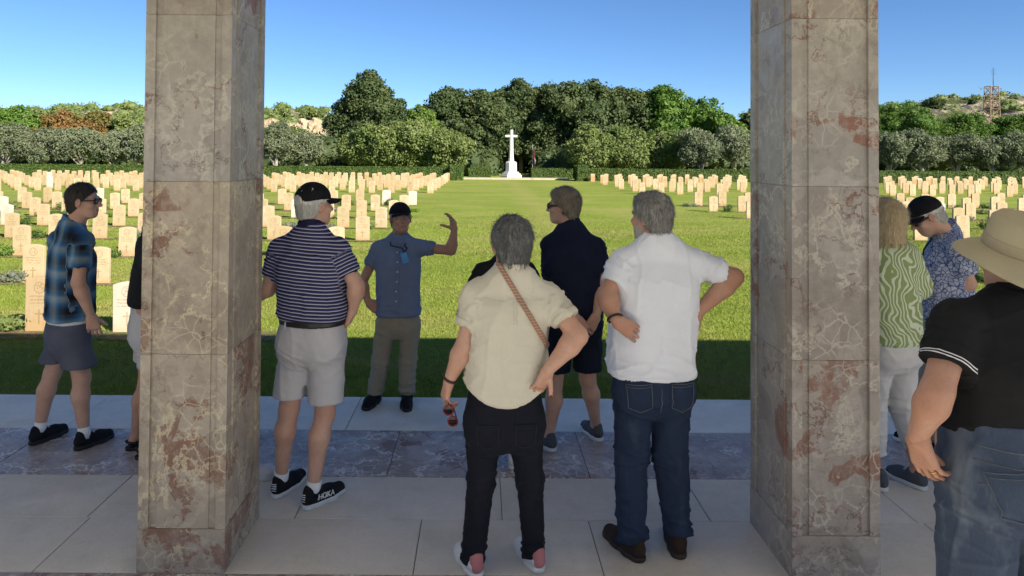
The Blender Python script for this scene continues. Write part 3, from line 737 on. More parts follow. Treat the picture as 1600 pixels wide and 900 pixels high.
# furled flag
fp = at(832, 262, 69.5)
fl = empty('flagpole', (fp[0], 69.5, LAWN)); tag(fl, 'flagpole with a furled red and white flag right of the cross', 'flagpole')
MB().tube([(0, 0, 0), (0, 0, 3.4)], [.03, .022], 8).build('pole', MAT['steel'], fl)
mb = MB(); mb.tube([(.03, 0, 3.0), (.10, -.03, 2.7), (.12, -.02, 2.1), (.17, 0, 1.5), (.14, 0, 1.1)], [.03, .09, .12, .15, .04], 9); mb.build('flag', MAT['flag_red'], fl, True)
mb = MB(); mb.tube([(.18, -.12, 2.1), (.24, -.15, 1.8), (.26, -.16, 1.4)], [.02, .09, .03], 7); mb.build('flag_stripe', MAT['flag_white'], fl, True)

# ---------------------------------------------------------------- hills
def hill(name, label, px0, px1, Y0, Y1, ridge, seed, rough, cliff=None):
    """ridge: list of (px, y of the skyline) as seen from the terrace, crest at depth (Y0+Y1)/2"""
    nx, nyy = 150, 70; V = np.zeros((nx, nyy, 3)); Yc = (Y0 + Y1) / 2
    rp = np.array(ridge, float)
    for i, px in enumerate(np.linspace(px0, px1, nx)):
        top = at(px, np.interp(px, rp[:, 0], rp[:, 1]), Yc); X = top[0]
        for j, v in enumerate(np.linspace(0, 1, nyy)):
            y = Y0 + (Y1 - Y0) * v; s = math.sin(min(v, 1 - v) * math.pi) ** 1.2
            V[i, j] = (X, y, LAWN - 1 + (top[2] - LAWN + 1) * s)
    V = V.reshape(-1, 3)
    P = V / np.array([14., 14., 14.]) + seed
    V[:, 2] += rough * (pn(P) + .5 * pn(P * 2.3) + .3 * pn(P * 5.1)) * np.clip((V[:, 2] - LAWN) / 8, 0, 1)
    if cliff:
        cpx0, cpx1, cy0, cy1 = cliff
        for k in range(len(V)):
            px = CX + V[k, 0] / V[k, 1] * F_PX
            if cpx0 < px < cpx1 and Y0 < V[k, 1] < Yc:
                zl, zh = at(px, cy1, V[k, 1])[2], at(px, cy0, V[k, 1])[2]
                if V[k, 2] > zl: V[k, 2] = max(V[k, 2], min(zh + rough * .5 * pn(V[k:k + 1] / 6)[0], V[k, 2] + (zh - zl) * .9))
    Q = np.array([(i * nyy + j, i * nyy + nyy + j, i * nyy + nyy + j + 1, i * nyy + j + 1) for i in range(nx - 1) for j in range(nyy - 1)])
    tag(link(name, mesh_np(name, V, Q, False), MAT['hill']), label, 'hill', kind='structure')
    return V
HL = hill('hill', 'scrubby hill with a pale cliff behind the trees on the left', -150, 700, 150, 420, [(-150, 178), (100, 182), (170, 176), (225, 176), (420, 178), (470, 176), (515, 182), (600, 196), (700, 225)], 3.1, 2.2)
HR = hill('hill', 'rocky scrub hill behind the pines on the right', 1050, 1800, 150, 420, [(1050, 225), (1180, 190), (1300, 178), (1400, 172), (1450, 162), (1510, 158), (1600, 156), (1800, 150)], 8.7, 2.6)
# pale cliff under the left ridge
mb_v = []
cn, cm = 46, 12
for i in range(cn):
    px = 408 + (522 - 408) * i / (cn - 1)
    for j in range(cm):
        v = j / (cm - 1); yb, yt = 212, 189 + 3 * math.sin(i * .7) - 4 * math.sin(i * .23 + 1)
        Y = 178 + 10 * v; q = at(px, yb + (yt - yb) * v, Y); mb_v.append((q[0], Y + 1.6 * pn(np.array([[i * .45, j * .35, 2.]]))[0], q[2]))
cq = np.array([(i * cm + j, i * cm + cm + j, i * cm + cm + j + 1, i * cm + j + 1) for i in range(cn - 1) for j in range(cm - 1)])
mb_v = np.array(mb_v); back = mb_v + (0, 14, -1.0)
t = NT('cliff_rock'); p = t.pos()
c = t.mix(t.ramp(t.noise(t.mapping(p, (1, 1, .4)), .35, 6, .7), [(0.35, 0), (0.65, 1)]), (0.40, 0.29, 0.17), (0.60, 0.50, 0.34))
c = t.mix(t.ramp(t.noise(p, .5, 5, .7), [(0.6, 0), (0.7, .6)]), c, (.2, .14, .09)); t.bump(t.noise(p, .7, 6, .7), 1.0, 1.2); MAT['cliff'] = t.done(c, .95, .1)
tag(link('cliff', mesh_np('cliff', np.r_[mb_v, back], [np.r_[cq, cq[:, ::-1] + len(mb_v), np.array([(i * cm + cm - 1, i * cm + 2 * cm - 1, len(mb_v) + i * cm + 2 * cm - 1, len(mb_v) + i * cm + cm - 1) for i in range(cn - 1)])]], False), MAT['cliff']), 'pale orange rock cliff below the left ridge', 'cliff', kind='structure')
def scrub(label, HV, n, seed, zmin, bw=(1.0, 2.6)):
    m = HV[(HV[:, 1] < 300) & (HV[:, 2] > zmin)]; idx = rng.choice(len(m), n)
    lob = []
    for q in m[idx]:
        r = rng.uniform(*bw); lob.append(((q[0] + rng.normal(0, 2), q[1] + rng.normal(0, 1.5), q[2] + r * .3), (r * 1.3, r, r * .8)))
    tag(link('hillside_scrub', crown_mesh('hillside_scrub', lob, n * 70, .5, core=.8), MAT['leaf_bush']), label, 'scrub', kind='stuff')
scrub('green scrub covering the left hill', HL, 420, 1, 6, (1.2, 3.0))
scrub('green scrub dotted over the rocky right hill', HR, 190, 2, 8, (1.0, 2.4))
tree('leafy_tree', 'lone round tree on the skyline of the right hill', 1457, 255, 34, 152, 'leaf_oak', 1800, .6, .2, 9, base_z=17.5)
tree('leafy_tree', 'smaller tree on the right skyline left of the tower', 1521, 255, 16, 152, 'leaf_oak', 900, .5, .2, 7, base_z=19)
tree('leafy_tree', 'tree on the left skyline above the cliff', 440, 235, 34, 167, 'leaf_bush', 1800, .55, .2, 9, base_z=13)
tree('leafy_tree', 'second tree on the left skyline above the cliff', 492, 235, 30, 168, 'leaf_bush', 1600, .55, .2, 9, base_z=13)

# ---------------------------------------------------------------- lattice tower
YT = 130.0
tb = at(1550, 235, YT); tt = at(1549.5, 135, YT); at_top = at(1553, 105, YT)
tw = empty('lattice_tower', (tb[0], YT, LAWN)); tag(tw, 'rusty lattice tower with a mast above the pines', 'tower')
H = tt[2] - LAWN; wb, wt = 1.15, 0.78
def corner(k, z): w = wb + (wt - wb) * z / H; return np.array([(-w, w, w, -w)[k], (-w, -w, w, w)[k], z])
for k in range(4): MB().tube([corner(k, 0), corner(k, H)], .085, 5).build('leg', MAT['tower_rust'], tw)
nb = 11
for i in range(nb):
    z0, z1 = H * i / nb, H * (i + 1) / nb
    mb = MB()
    for k in range(4):
        a, b = k, (k + 1) % 4
        mb.tube([corner(a, z0), corner(b, z1)], .05, 4); mb.tube([corner(b, z0), corner(a, z1)], .05, 4); mb.tube([corner(a, z1), corner(b, z1)], .055, 4)
    mb.build('bracing', MAT['tower_rust'], tw)
mz = at_top[2] - LAWN
mb = MB(); mb.tube([(.35, 0, H - 1), (.35, 0, mz)], [.10, .05], 6); mb.build('mast', MAT['wire_grey'], tw)
mb = MB()
for z in (mz - .5, mz - .9, mz - 1.3): mb.tube([(-.1, 0, z), (.8, 0, z)], .04, 4)
mb.build('antenna', MAT['wire_grey'], tw)
for z, L in ((H - .3, 2.0), (H - 3.2, 1.5)):
    mb = MB(); mb.tube([(-L * 1.2, 0, z), (L, 0, z)], .06, 4); mb.tube([(-L, 0, z), (-L, 0, z - .5)], .06, 5); mb.tube([(L * .9, 0, z), (L * .9, 0, z - .5)], .06, 5)
    mb.build('cross_beam', MAT['tower_rust'], tw)
mb = MB(); mb.tube([(1.0, 0, H - 6.5), (2.3, -.3, H - 7.5), (3.0, -.3, H - 6.8)], .09, 5); mb.tube([(1.0, 0, H - 7.2), (1.9, -.3, H - 8.2), (2.2, -.3, H - 7.4)], .09, 5); mb.build('insulator', MAT['white_stone'], tw, True)
for i, (dz, dy) in enumerate(((-.8, 0), (-3.7, 0))):
    a = np.array([tb[0], YT, LAWN + H + dz])
    b = a + (70, 40, -2)
    pts = [a + (b - a) * u - np.array([0, 0, 4 * u * (1 - u) * 1.2]) for u in np.linspace(0, 1, 12)]
    tag(MB().tube(pts, .022, 4).build('power_line', MAT['wire_grey']), ('upper' if i == 0 else 'lower') + ' power line running right from the lattice tower', 'power line')
# ================================================================ people
def vn(v): v = np.asarray(v, float); return v / (np.linalg.norm(v) + 1e-9)

class Field:
    """implicit surface: a list of shapes melted together, meshed on a grid"""
    def __init__(s): s.ops = []; s.cuts = []
    def cone(s, a, b, ra, rb, k=.02, cut=None, hollow=None, sub=False, flat=None):
        s.ops.append(('cone', np.asarray(a, float), np.asarray(b, float), ra, rb, k, cut, hollow, sub)); return s
    def ell(s, c, r, Rm=None, k=.02, cut=None, sub=False):
        s.ops.append(('ell', np.asarray(c, float), np.asarray(r, float), np.eye(3) if Rm is None else np.asarray(Rm), k, cut, sub)); return s
    def loft(s, st, right, z0=None, z1=None, k=.03, p=2.3, off=0.0):
        """st: (z, cx, cy, half width, half depth) rising"""
        st = np.array(sorted(st), float); zs = st[:, 0]
        zz = np.linspace(zs[0], zs[-1], 80); cols = []
        for c in range(1, 5):
            y = st[:, c]; dl = np.diff(y) / np.diff(zs); m = np.zeros(len(zs)); m[1:-1] = np.where(dl[1:] * dl[:-1] > 0, 2 * dl[1:] * dl[:-1] / (dl[1:] + dl[:-1] + 1e-12), 0); m[0], m[-1] = dl[0], dl[-1]
            i = np.clip(np.searchsorted(zs, zz) - 1, 0, len(zs) - 2); h = zs[i + 1] - zs[i]; u = (zz - zs[i]) / h
            o = (2 * u**3 - 3 * u**2 + 1) * y[i] + (u**3 - 2 * u**2 + u) * h * m[i] + (-2 * u**3 + 3 * u**2) * y[i + 1] + (u**3 - u**2) * h * m[i + 1]
            cols.append(o)
        s.ops.append(('loft', zz, cols, vn(right), zs[0] if z0 is None else z0, zs[-1] if z1 is None else z1, k, p, off)); return s
    def box(s):
        lo, hi = np.full(3, 1e9), np.full(3, -1e9)
        for o in s.ops:
            if (o[0] == 'cone' and o[8]) or (o[0] == 'ell' and o[6]): continue
            l, h = s.bb(o); lo = np.minimum(lo, l); hi = np.maximum(hi, h)
        return lo, hi
    @staticmethod
    def bb(o):
        if o[0] == 'cone':
            r = max(o[3], o[4]); return np.minimum(o[1], o[2]) - r, np.maximum(o[1], o[2]) + r
        if o[0] == 'ell': r = o[2].max(); return o[1] - r, o[1] + r
        zz, cols = o[1], o[2]; w = max(cols[2].max(), cols[3].max()) + abs(o[8]) + .01
        return np.array([cols[0].min() - w, cols[1].min() - w, o[4]]), np.array([cols[0].max() + w, cols[1].max() + w, o[5]])
    def eval(s, lo, hi, h):
        n = np.maximum(4, np.ceil((hi - lo) / h).astype(int) + 1)
        ax = [lo[i] + h * np.arange(n[i]) for i in range(3)]
        D = np.full(n, 0.2, dtype=np.float32)
        for o in s.ops:
            l, hh = s.bb(o); kk = {'cone': 5, 'ell': 4, 'loft': 6}[o[0]]; mrg = o[kk] + 2.5 * h
            i0 = np.clip(np.floor((l - mrg - lo) / h).astype(int), 0, n); i1 = np.clip(np.ceil((hh + mrg - lo) / h).astype(int) + 1, 0, n)
            if (i1 <= i0).any(): continue
            sl = tuple(slice(a, b) for a, b in zip(i0, i1))
            X = ax[0][sl[0]][:, None, None]; Y = ax[1][sl[1]][None, :, None]; Z = ax[2][sl[2]][None, None, :]
            if o[0] == 'cone':
                _, a, b, ra, rb, k, cut, hollow, sub = o; d = b - a; L2 = (d * d).sum() + 1e-12
                t = ((X - a[0]) * d[0] + (Y - a[1]) * d[1] + (Z - a[2]) * d[2]) / L2; tc = np.clip(t, 0, 1)
                dist = np.sqrt((X - a[0] - tc * d[0])**2 + (Y - a[1] - tc * d[1])**2 + (Z - a[2] - tc * d[2])**2)
                F_ = dist - (ra + (rb - ra) * tc)
                if cut is not None:
                    for p0, nn in cut: F_ = np.maximum(F_, (X - p0[0]) * nn[0] + (Y - p0[1]) * nn[1] + (Z - p0[2]) * nn[2])
            elif o[0] == 'ell':
                _, c, r, Rm, k, cut, sub = o
                q = [((X - c[0]) * Rm[0, i] + (Y - c[1]) * Rm[1, i] + (Z - c[2]) * Rm[2, i]) for i in range(3)]
                k0 = np.sqrt(sum((q[i] / r[i])**2 for i in range(3))); k1 = np.sqrt(sum((q[i] / r[i]**2)**2 for i in range(3))) + 1e-6
                F_ = k0 * (k0 - 1) / k1
                if cut is not None:
                    for p0, nn in cut: F_ = np.maximum(F_, (X - p0[0]) * nn[0] + (Y - p0[1]) * nn[1] + (Z - p0[2]) * nn[2])
            else:
                _, zz, cols, rt, z0, z1, k, p, off = o; sub = False; z = Z.ravel()
                cx_, cy_, w, dd = [np.interp(z, zz, c)[None, None, :] for c in cols]; w = w + off; dd = dd + off
                u = (X - cx_) * rt[0] + (Y - cy_) * rt[1]; v = -(X - cx_) * rt[1] + (Y - cy_) * rt[0]
                k0 = (np.abs(u / w)**p + np.abs(v / dd)**p)**(1 / p) + 1e-6
                k1 = np.sqrt((u / w**2)**2 + (v / dd**2)**2) + 1e-6
                F_ = np.maximum(np.maximum(k0 * (k0 - 1) / k1, Z - z1), z0 - Z)
            cur = D[sl]
            if sub: D[sl] = np.maximum(cur, -F_)
            else:
                hk = np.clip(0.5 + 0.5 * (F_ - cur) / k, 0, 1)
                D[sl] = F_ * (1 - hk) + cur * hk - k * hk * (1 - hk)
        for p0, nn in s.cuts:
            D = np.maximum(D, ((ax[0] - p0[0]) * nn[0])[:, None, None] + ((ax[1] - p0[1]) * nn[1])[None, :, None] + ((ax[2] - p0[2]) * nn[2])[None, None, :])
        return D
    def mesh(s, h, lo=None, hi=None, grow=0.0, extra=None):
        if lo is None: lo, hi = s.box()
        lo = np.asarray(lo, float) - 3 * h - grow; hi = np.asarray(hi, float) + 3 * h + grow
        D = s.eval(lo, hi, h) - grow
        for f in (extra or []):
            for p0, nn in f: D = np.maximum(D, sum((lo[i] + h * np.arange(D.shape[i]) - p0[i]).reshape([-1 if j == i else 1 for j in range(3)]) * nn[i] for i in range(3)))
        return surfnet(D, lo, h)

def surfnet(D, lo, h):
    s = D < 0; n = np.array(D.shape)
    cnt = np.zeros(n - 1, dtype=np.int8); co = [(a, b, c) for a in (0, 1) for b in (0, 1) for c in (0, 1)]
    def cor(A, o): return A[o[0]:n[0] - 1 + o[0], o[1]:n[1] - 1 + o[1], o[2]:n[2] - 1 + o[2]]
    for o in co: cnt += cor(s, o)
    act = (cnt > 0) & (cnt < 8); I = np.argwhere(act); idx = np.full(n - 1, -1, dtype=np.int64); idx[act] = np.arange(len(I))
    val = {o: D[I[:, 0] + o[0], I[:, 1] + o[1], I[:, 2] + o[2]] for o in co}
    P = np.zeros((len(I), 3)); W = np.zeros(len(I))
    for o in co:
        for ax in range(3):
            if o[ax]: continue
            o2 = tuple(1 if i == ax else o[i] for i in range(3)); a, b = val[o], val[o2]; m = (a < 0) != (b < 0)
            t = np.where(m, a / np.where(m, a - b, 1), 0)
            q = np.tile(np.array(o, float), (len(I), 1)); q[:, ax] += t; P += q * m[:, None]; W += m
    V = lo + h * (I + P / W[:, None]); Fs = []
    for ax in range(3):
        b, c = (ax + 1) % 3, (ax + 2) % 3
        sl0 = [slice(1, n[i] - 1) for i in range(3)]; sl1 = list(sl0); sl0[ax] = slice(0, n[ax] - 1); sl1[ax] = slice(1, n[ax])
        a0 = s[tuple(sl0)]; a1 = s[tuple(sl1)]; E = np.argwhere(a0 != a1)
        if not len(E): continue
        flip = a0[a0 != a1]
        base = E.copy(); base[:, b] += 1; base[:, c] += 1
        def cell(db, dc): q = base.copy(); q[:, b] += db; q[:, c] += dc; return idx[q[:, 0], q[:, 1], q[:, 2]]
        f = np.stack([cell(-1, -1), cell(0, -1), cell(0, 0), cell(-1, 0)], 1)
        Fs.append(np.where(flip[:, None], f, f[:, ::-1]))
    return V, (np.concatenate(Fs) if Fs else np.zeros((0, 4), int))

def vnormals(V, Fq):
    a, b, c, d = V[Fq[:, 0]], V[Fq[:, 1]], V[Fq[:, 2]], V[Fq[:, 3]]; n = np.cross(c - a, d - b)
    N = np.zeros_like(V)
    for i in range(4): np.add.at(N, Fq[:, i], n)
    return N / (np.linalg.norm(N, axis=1)[:, None] + 1e-12)

def smooth_v(V, Fq, it=1, w=.5):
    for _ in range(it):
        S = np.zeros_like(V); C = np.zeros(len(V))
        for i in range(4):
            np.add.at(S, Fq[:, i], V[Fq[:, (i + 1) % 4]] + V[Fq[:, (i - 1) % 4]]); np.add.at(C, Fq[:, i], 2)
        V = V * (1 - w) + w * S / np.maximum(C, 1)[:, None]
    return V

def frame(phi, tilt=0.0, roll=0.0):
    """columns: right, forward, up; phi clockwise from away-from-camera"""
    f = np.array([math.sin(phi), math.cos(phi), 0]); r = np.array([math.cos(phi), -math.sin(phi), 0]); u = np.array([0, 0, 1.])
    f2 = f * math.cos(tilt) - u * math.sin(tilt); u2 = u * math.cos(tilt) + f * math.sin(tilt)
    r2 = r * math.cos(roll) + u2 * math.sin(roll); u3 = u2 * math.cos(roll) - r * math.sin(roll)
    return np.stack([r2, f2, u3], 1)

# -- skin and cloth materials
def skin(name, c):
    t = NT(name); p = t.obj()
    a = t.mix(t.ramp(t.noise(p, 11, 4, .6), [(0.35, 0), (0.7, 1)]), c, (c[0] * .92, c[1] * .80, c[2] * .74))
    a = t.mix(t.ramp(t.noise(p, 90, 3, .6), [(0.5, 0), (0.75, .35)]), a, tuple(x * .66 for x in c))
    a = t.mix(t.ramp(t.noise(p, 26, 4, .65), [(0.48, 0), (0.7, .4)]), a, (c[0] * 1.12, c[1] * .86, c[2] * .80))
    tn = t.attr('tint'); a = t.mix(t.attr('tintf').outputs['Fac'], a, tn.outputs['Color'])
    a = t.mix(t.ramp(t.noise(t.mapping(p, (1, 1, .25)), 330, 2, .6), [(0.60, 0), (0.72, .28)]), a, tuple(x * .45 for x in c))
    t.bump(t.math('ADD', t.noise(p, 160, 3), t.math('MULTIPLY', t.noise(p, 38, 4), 1.6)), 0.22, 0.004)
    MAT[name] = t.done(a, 0.52, 0.35, Subsurface_Weight=0.06, Subsurface_Radius=(0.02, 0.008, 0.004))
skin('skin_tan', (0.49, 0.285, 0.20)); skin('skin_fair', (0.60, 0.375, 0.28)); skin('skin_brown', (0.46, 0.27, 0.185))
def hairmat(name, a, b, c):
    t = NT(name); p = t.obj()
    st = t.noise(t.mapping(p, (1, 1, .22)), 150, 3, .6)
    k = t.mix(t.ramp(st, [(0.36, 0), (0.64, 1)]), a, b); k = t.mix(t.ramp(t.noise(p, 14, 3), [(0.45, 0), (0.7, .7)]), k, c)
    t.bump(st, .6, .006); MAT[name] = t.done(k, 0.55, 0.4)
hairmat('hair_grey', (0.10, 0.095, 0.09), (0.32, 0.31, 0.29), (0.36, 0.35, 0.33)); hairmat('hair_white', (0.38, 0.37, 0.34), (0.66, 0.64, 0.58), (0.6, 0.58, 0.52))
hairmat('hair_dark', (0.022, 0.016, 0.012), (0.055, 0.040, 0.028), (0.035, 0.026, 0.02)); hairmat('hair_saltpepper', (0.055, 0.055, 0.056), (0.20, 0.20, 0.20), (0.085, 0.085, 0.085))
hairmat('hair_sandy', (0.14, 0.10, 0.06), (0.30, 0.24, 0.16), (0.34, 0.30, 0.23)); hairmat('hair_blond', (0.36, 0.26, 0.14), (0.66, 0.53, 0.33), (0.58, 0.45, 0.27))
fabric('polo_black', (0.012, 0.012, 0.014)); fabric('polo_navy', (0.012, 0.016, 0.036)); fabric('tee_white', (0.78, 0.80, 0.88), var=.03); fabric('cap_black', (0.010, 0.010, 0.012))
fabric('linen_cream', (0.64, 0.595, 0.485), var=.05, weave=700); fabric('shirt_blue', (0.165, 0.21, 0.315), var=.08); fabric('khaki', (0.33, 0.28, 0.205)); fabric('shorts_grey', (0.50, 0.48, 0.49), var=.05)
fabric('shorts_slate', (0.10, 0.105, 0.14), var=.08); fabric('denim_black', (0.009, 0.010, 0.017)); fabric('shorts_navy', (0.010, 0.013, 0.026)); fabric('pants_white', (0.56, 0.54, 0.53), var=.05)
fabric('hat_straw', (0.42, 0.37, 0.25), var=.06); fabric('hat_band', (0.36, 0.31, 0.21)); fabric('sock_white', (0.78, 0.78, 0.78)); fabric('collar_navy', (0.016, 0.014, 0.045)); fabric('undershirt', (0.7, 0.72, 0.76), var=.03)
fabric('shoe_black', (0.012, 0.012, 0.014)); fabric('shoe_brown', (0.035, 0.022, 0.016)); fabric('shoe_white', (0.62, 0.62, 0.66)); fabric('shoe_pink', (0.42, 0.17, 0.18)); fabric('shoe_grey', (0.08, 0.085, 0.095))
plain('sole_white', (0.60, 0.60, 0.60), .6, .4, .06); plain('sole_black', (0.015, 0.015, 0.015), .7); plain('sole_brown', (0.03, 0.02, 0.016), .7); plain('leather_black', (0.012, 0.012, 0.012), .4, .5)
plain('frame_black', (0.01, 0.01, 0.01), .3, .5); plain('lens_dark', (0.008, 0.008, 0.010), .08, .6); plain('lens_red', (0.22, 0.03, 0.035), .25, .5); plain('badge_blue', (0.05, 0.25, 0.55), .35, .5); plain('lanyard_dark', (0.02, 0.02, 0.03), .7)
plain('eye_white', (0.65, 0.6, 0.56), .2, .5, .02); plain('iris_dark', (0.02, 0.012, 0.01), .15, .6); plain('letter_white', (0.75, 0.75, 0.75), .5); plain('strap_brown', (0.05, 0.025, 0.02), .5); plain('gold', (0.6, 0.42, 0.15), .3, .5, Metallic=.9); plain('nail_red', (0.12, 0.01, 0.015), .3)
plain('bracelet_black', (0.012, 0.012, 0.012), .5)
t = NT('polo_tipped'); hd = t.attr('hemd').outputs['Fac']; p = t.obj()
band_ = lambda a, b: t.math('MULTIPLY', t.math('GREATER_THAN', hd, a), t.math('LESS_THAN', hd, b))
c = t.mix(t.math('MAXIMUM', band_(.003, .0065), band_(.0125, .016)), t.mix(t.noise(p, 9, 3), (0.010, 0.010, 0.011), (0.015, 0.015, 0.017)), (0.72, 0.72, 0.74)); t.bump(t.noise(p, 45, 3), .2, .004); MAT['polo_tipped'] = t.done(c, .9, .2)
# denim: twill, fading over the worn places
def denim(name, a, b, fade, lo):
    t = NT(name); p = t.obj(); tw = t.noise(t.mapping(p, (420, 420, 60)), 1.0, 3, .7)
    c = t.mix(tw, a, b); c = t.mix(t.ramp(t.noise(t.mapping(p, (1, 1, .45)), 6.5, 4, .6), [(lo, 0), (lo + .22, .75)]), c, fade)
    c = t.mix(t.ramp(t.noise(t.mapping(p, (5, 5, 1)), 6, 4, .7), [(0.58, 0), (0.72, .18)]), c, tuple(min(1, x * 1.15) for x in fade))
    t.bump(t.math('ADD', tw, t.noise(p, 30, 4)), .25, .004); MAT[name] = t.done(c, .9, .15)
denim('jeans_dark', (0.012, 0.020, 0.045), (0.030, 0.045, 0.085), (0.050, 0.070, 0.115), .55); denim('jeans_faded', (0.030, 0.044, 0.078), (0.080, 0.105, 0.155), (0.19, 0.22, 0.265), .50)
plain('stitch', (0.11, 0.12, 0.14), .9, .1)
# striped polo
t = NT('polo_striped'); sv = t.attr('sv').outputs['Fac']; ph = t.math('FRACT', t.math('MULTIPLY', sv, 1 / .0190))
alt = t.math('FRACT', t.math('MULTIPLY', sv, .5 / .0190))
stp = t.ramp(ph, [(0, 0), (.30, 0), (.36, 1), (.60, 1), (.66, 0), (1, 0)])
c = t.mix(stp, t.mix(t.math('GREATER_THAN', ph, .66), (0.022, 0.020, 0.070), (0.040, 0.036, 0.12)), (0.40, 0.40, 0.47)); t.bump(t.noise(t.obj(), 300, 2), .2, .003); MAT['polo_striped'] = t.done(c, .9, .15)
# plaid shirt
t = NT('shirt_plaid'); u_ = t.attr('su').outputs['Fac']; v_ = t.attr('sv').outputs['Fac']
def wv(x, per, ph0): return t.math('ADD', t.math('MULTIPLY', t.math('SINE', t.math('ADD', t.math('MULTIPLY', x, math.tau / per), ph0)), .5), .5)
def bandc(x, per, off):
    f_ = t.math('FRACT', t.math('ADD', t.math('MULTIPLY', x, 1 / per), off))
    return t.ramp(f_, [(0, (0.008, 0.010, 0.016)), (.10, (0.010, 0.014, 0.024)), (.22, (0.022, 0.075, 0.17)), (.32, (0.05, 0.17, 0.36)), (.42, (0.20, 0.29, 0.35)), (.56, (0.30, 0.36, 0.38)), (.66, (0.06, 0.19, 0.38)), (.74, (0.03, 0.09, 0.18)), (.84, (0.055, 0.060, 0.065)), (.92, (0.010, 0.013, 0.020)), (1, (0.008, 0.010, 0.016))])
c = t.mix(.5, bandc(u_, .175, .15), bandc(v_, .165, .3))
t.bump(t.noise(t.obj(), 300, 2), .2, .003); MAT['shirt_plaid'] = t.done(c, .9, .15)
# green and white zebra blouse
t = NT('blouse_zebra'); p = t.obj()
nz = t.n('TexNoise', None, Vector=p, Scale=4.5, Detail=2.0).outputs['Color']; q = t.n('VectorMath', {'operation': 'MULTIPLY_ADD'}, i0=nz, i1=(.34, .34, .34), i2=t.mapping(p, (1, 1, .42), (0, .25, 0))).outputs[0]
w1 = t.n('TexWave', {'wave_type': 'BANDS', 'bands_direction': 'X'}, Vector=q, Scale=12.0, Distortion=3.0, Detail=1.5, Detail_Scale=1.2).outputs['Fac']
c = t.mix(t.ramp(w1, [(0.60, 0), (0.68, 1)]), (0.255, 0.315, 0.135), (0.58, 0.62, 0.46)); MAT['blouse_zebra'] = t.done(c, .9, .15)
# blue and white leafy print
t = NT('shirt_print'); p = t.obj()
nz = t.n('TexNoise', None, Vector=p, Scale=14.0, Detail=2.0).outputs['Color']; q = t.n('VectorMath', {'operation': 'MULTIPLY_ADD'}, i0=nz, i1=(.05, .05, .05), i2=p).outputs[0]
ve = t.n('TexVoronoi', {'feature': 'DISTANCE_TO_EDGE'}, Vector=q, Scale=40.0).outputs['Distance']; cel = t.n('TexVoronoi', None, Vector=q, Scale=40.0).outputs['Color']
c = t.mix(t.ramp(ve, [(0.05, 0), (0.11, 1)]), (0.07, 0.09, 0.19), t.mix(t.n('SeparateColor', None, i0=cel).outputs[0], (0.50, 0.52, 0.62), (0.27, 0.31, 0.45))); MAT['shirt_print'] = t.done(c, .9, .15)
# woven bag strap
t = NT('strap_woven'); p = t.obj(); k = t.math('FRACT', t.math('MULTIPLY', t.n('SeparateXYZ', None, i0=p).outputs[2], 75.0)); k2 = t.math('ABSOLUTE', t.math('SUBTRACT', k, .5))
c = t.mix(t.ramp(k2, [(0.12, 0), (0.2, 1)]), (0.44, 0.33, 0.24), (0.33, 0.17, 0.12)); MAT['strap_woven'] = t.done(c, .9, .1)

# -- head (local: x right, y forward, z up; middle of the head at 0; about 0.245 tall)
def head_local(female=False, beard=None, bald=False, aged=True):
    f = Field(); k = .018; j = .93 if female else 1.0
    f.ell((0, -.016, .026), (.076, .097, .094), k=k)
    f.ell((0, .028, -.045), (.060 * j, .066, .076), k=.03)
    f.ell((0, .055, -.090), (.034 * j, .030, .024), k=.025)                      # chin
    f.cone((-.040, .005, -.075), (-.022, .058, -.098), .018, .017, .022); f.cone((.040, .005, -.075), (.022, .058, -.098), .018, .017, .022)
    f.cone((-.034, .078, .020), (.034, .078, .020), .013, .013, .012)            # brow
    for s in (-1, 1):
        f.ell((s * .043, .062, -.028), (.021, .020, .018), k=.018)               # cheek
    for s in (-1, 1): f.ell((s * .031, .097, .001), (.017, .014, .011), k=.01, sub=True)
    f.cone((0, .090, .006), (0, .111, -.030), .0075, .0125, .010)                # nose
    f.ell((-.011, .099, -.034), (.008, .010, .008), k=.006); f.ell((.011, .099, -.034), (.008, .010, .008), k=.006)
    f.cone((-.018, .085, -.060), (.018, .085, -.060), .0065, .0065, .006); f.cone((-.016, .084, -.070), (.016, .084, -.070), .0075, .0075, .006)
    f.cone((-.024, .092, -.0645), (.024, .092, -.0645), .0028, .0028, .002, sub=True)
    for s in (-1, 1):
        Rm = frame(s * .35)
        f.ell((s * .081, -.006, -.008), (.010, .023, .034), Rm, .006); f.ell((s * .092, .002, -.004), (.006, .011, .018), Rm, .004, sub=True)
    f.cone((0, -.028, -.05), (0, -.040, -.165), .056 * j, .055 * j, .03)
    V, Q = f.mesh(.0055)
    V = smooth_v(V, Q, 1, .35)
    tint = np.zeros((len(V), 3)); tf = np.zeros(len(V)); x, y, z = V.T
    def put(m, c, a): tint[m] = c; tf[m] = a
    if aged: put((y > .075) & (np.abs(x) < .05) & (z < -.02), (.42, .17, .12), .22)
    put((y > .082) & (np.abs(x) < .022) & (z < -.056) & (z > -.076), (.30, .10, .085), .6)
    put((y > .070) & (np.abs(np.abs(x) - .031) < .019) & (np.abs(z - .022) < .0055), (.10, .075, .055), .7)
    put((np.abs(x) > .082), (.42, .17, .13), .35)
    if beard is not None:
        m = (z < -.045) & (y > .0) & ~((np.abs(x) < .02) & (z > -.077) & (z < -.055)) & (z > -.125); put(m, beard, .8)
        put((z < .0) & (y > -.002) & (y < .03) & (np.abs(x) > .05) & (z > -.06), beard, .6)
    return V, Q, tint, tf
_heads = {}
def get_head(**k):
    key = str(k)
    if key not in _heads: _heads[key] = head_local(**k)
    return _heads[key]

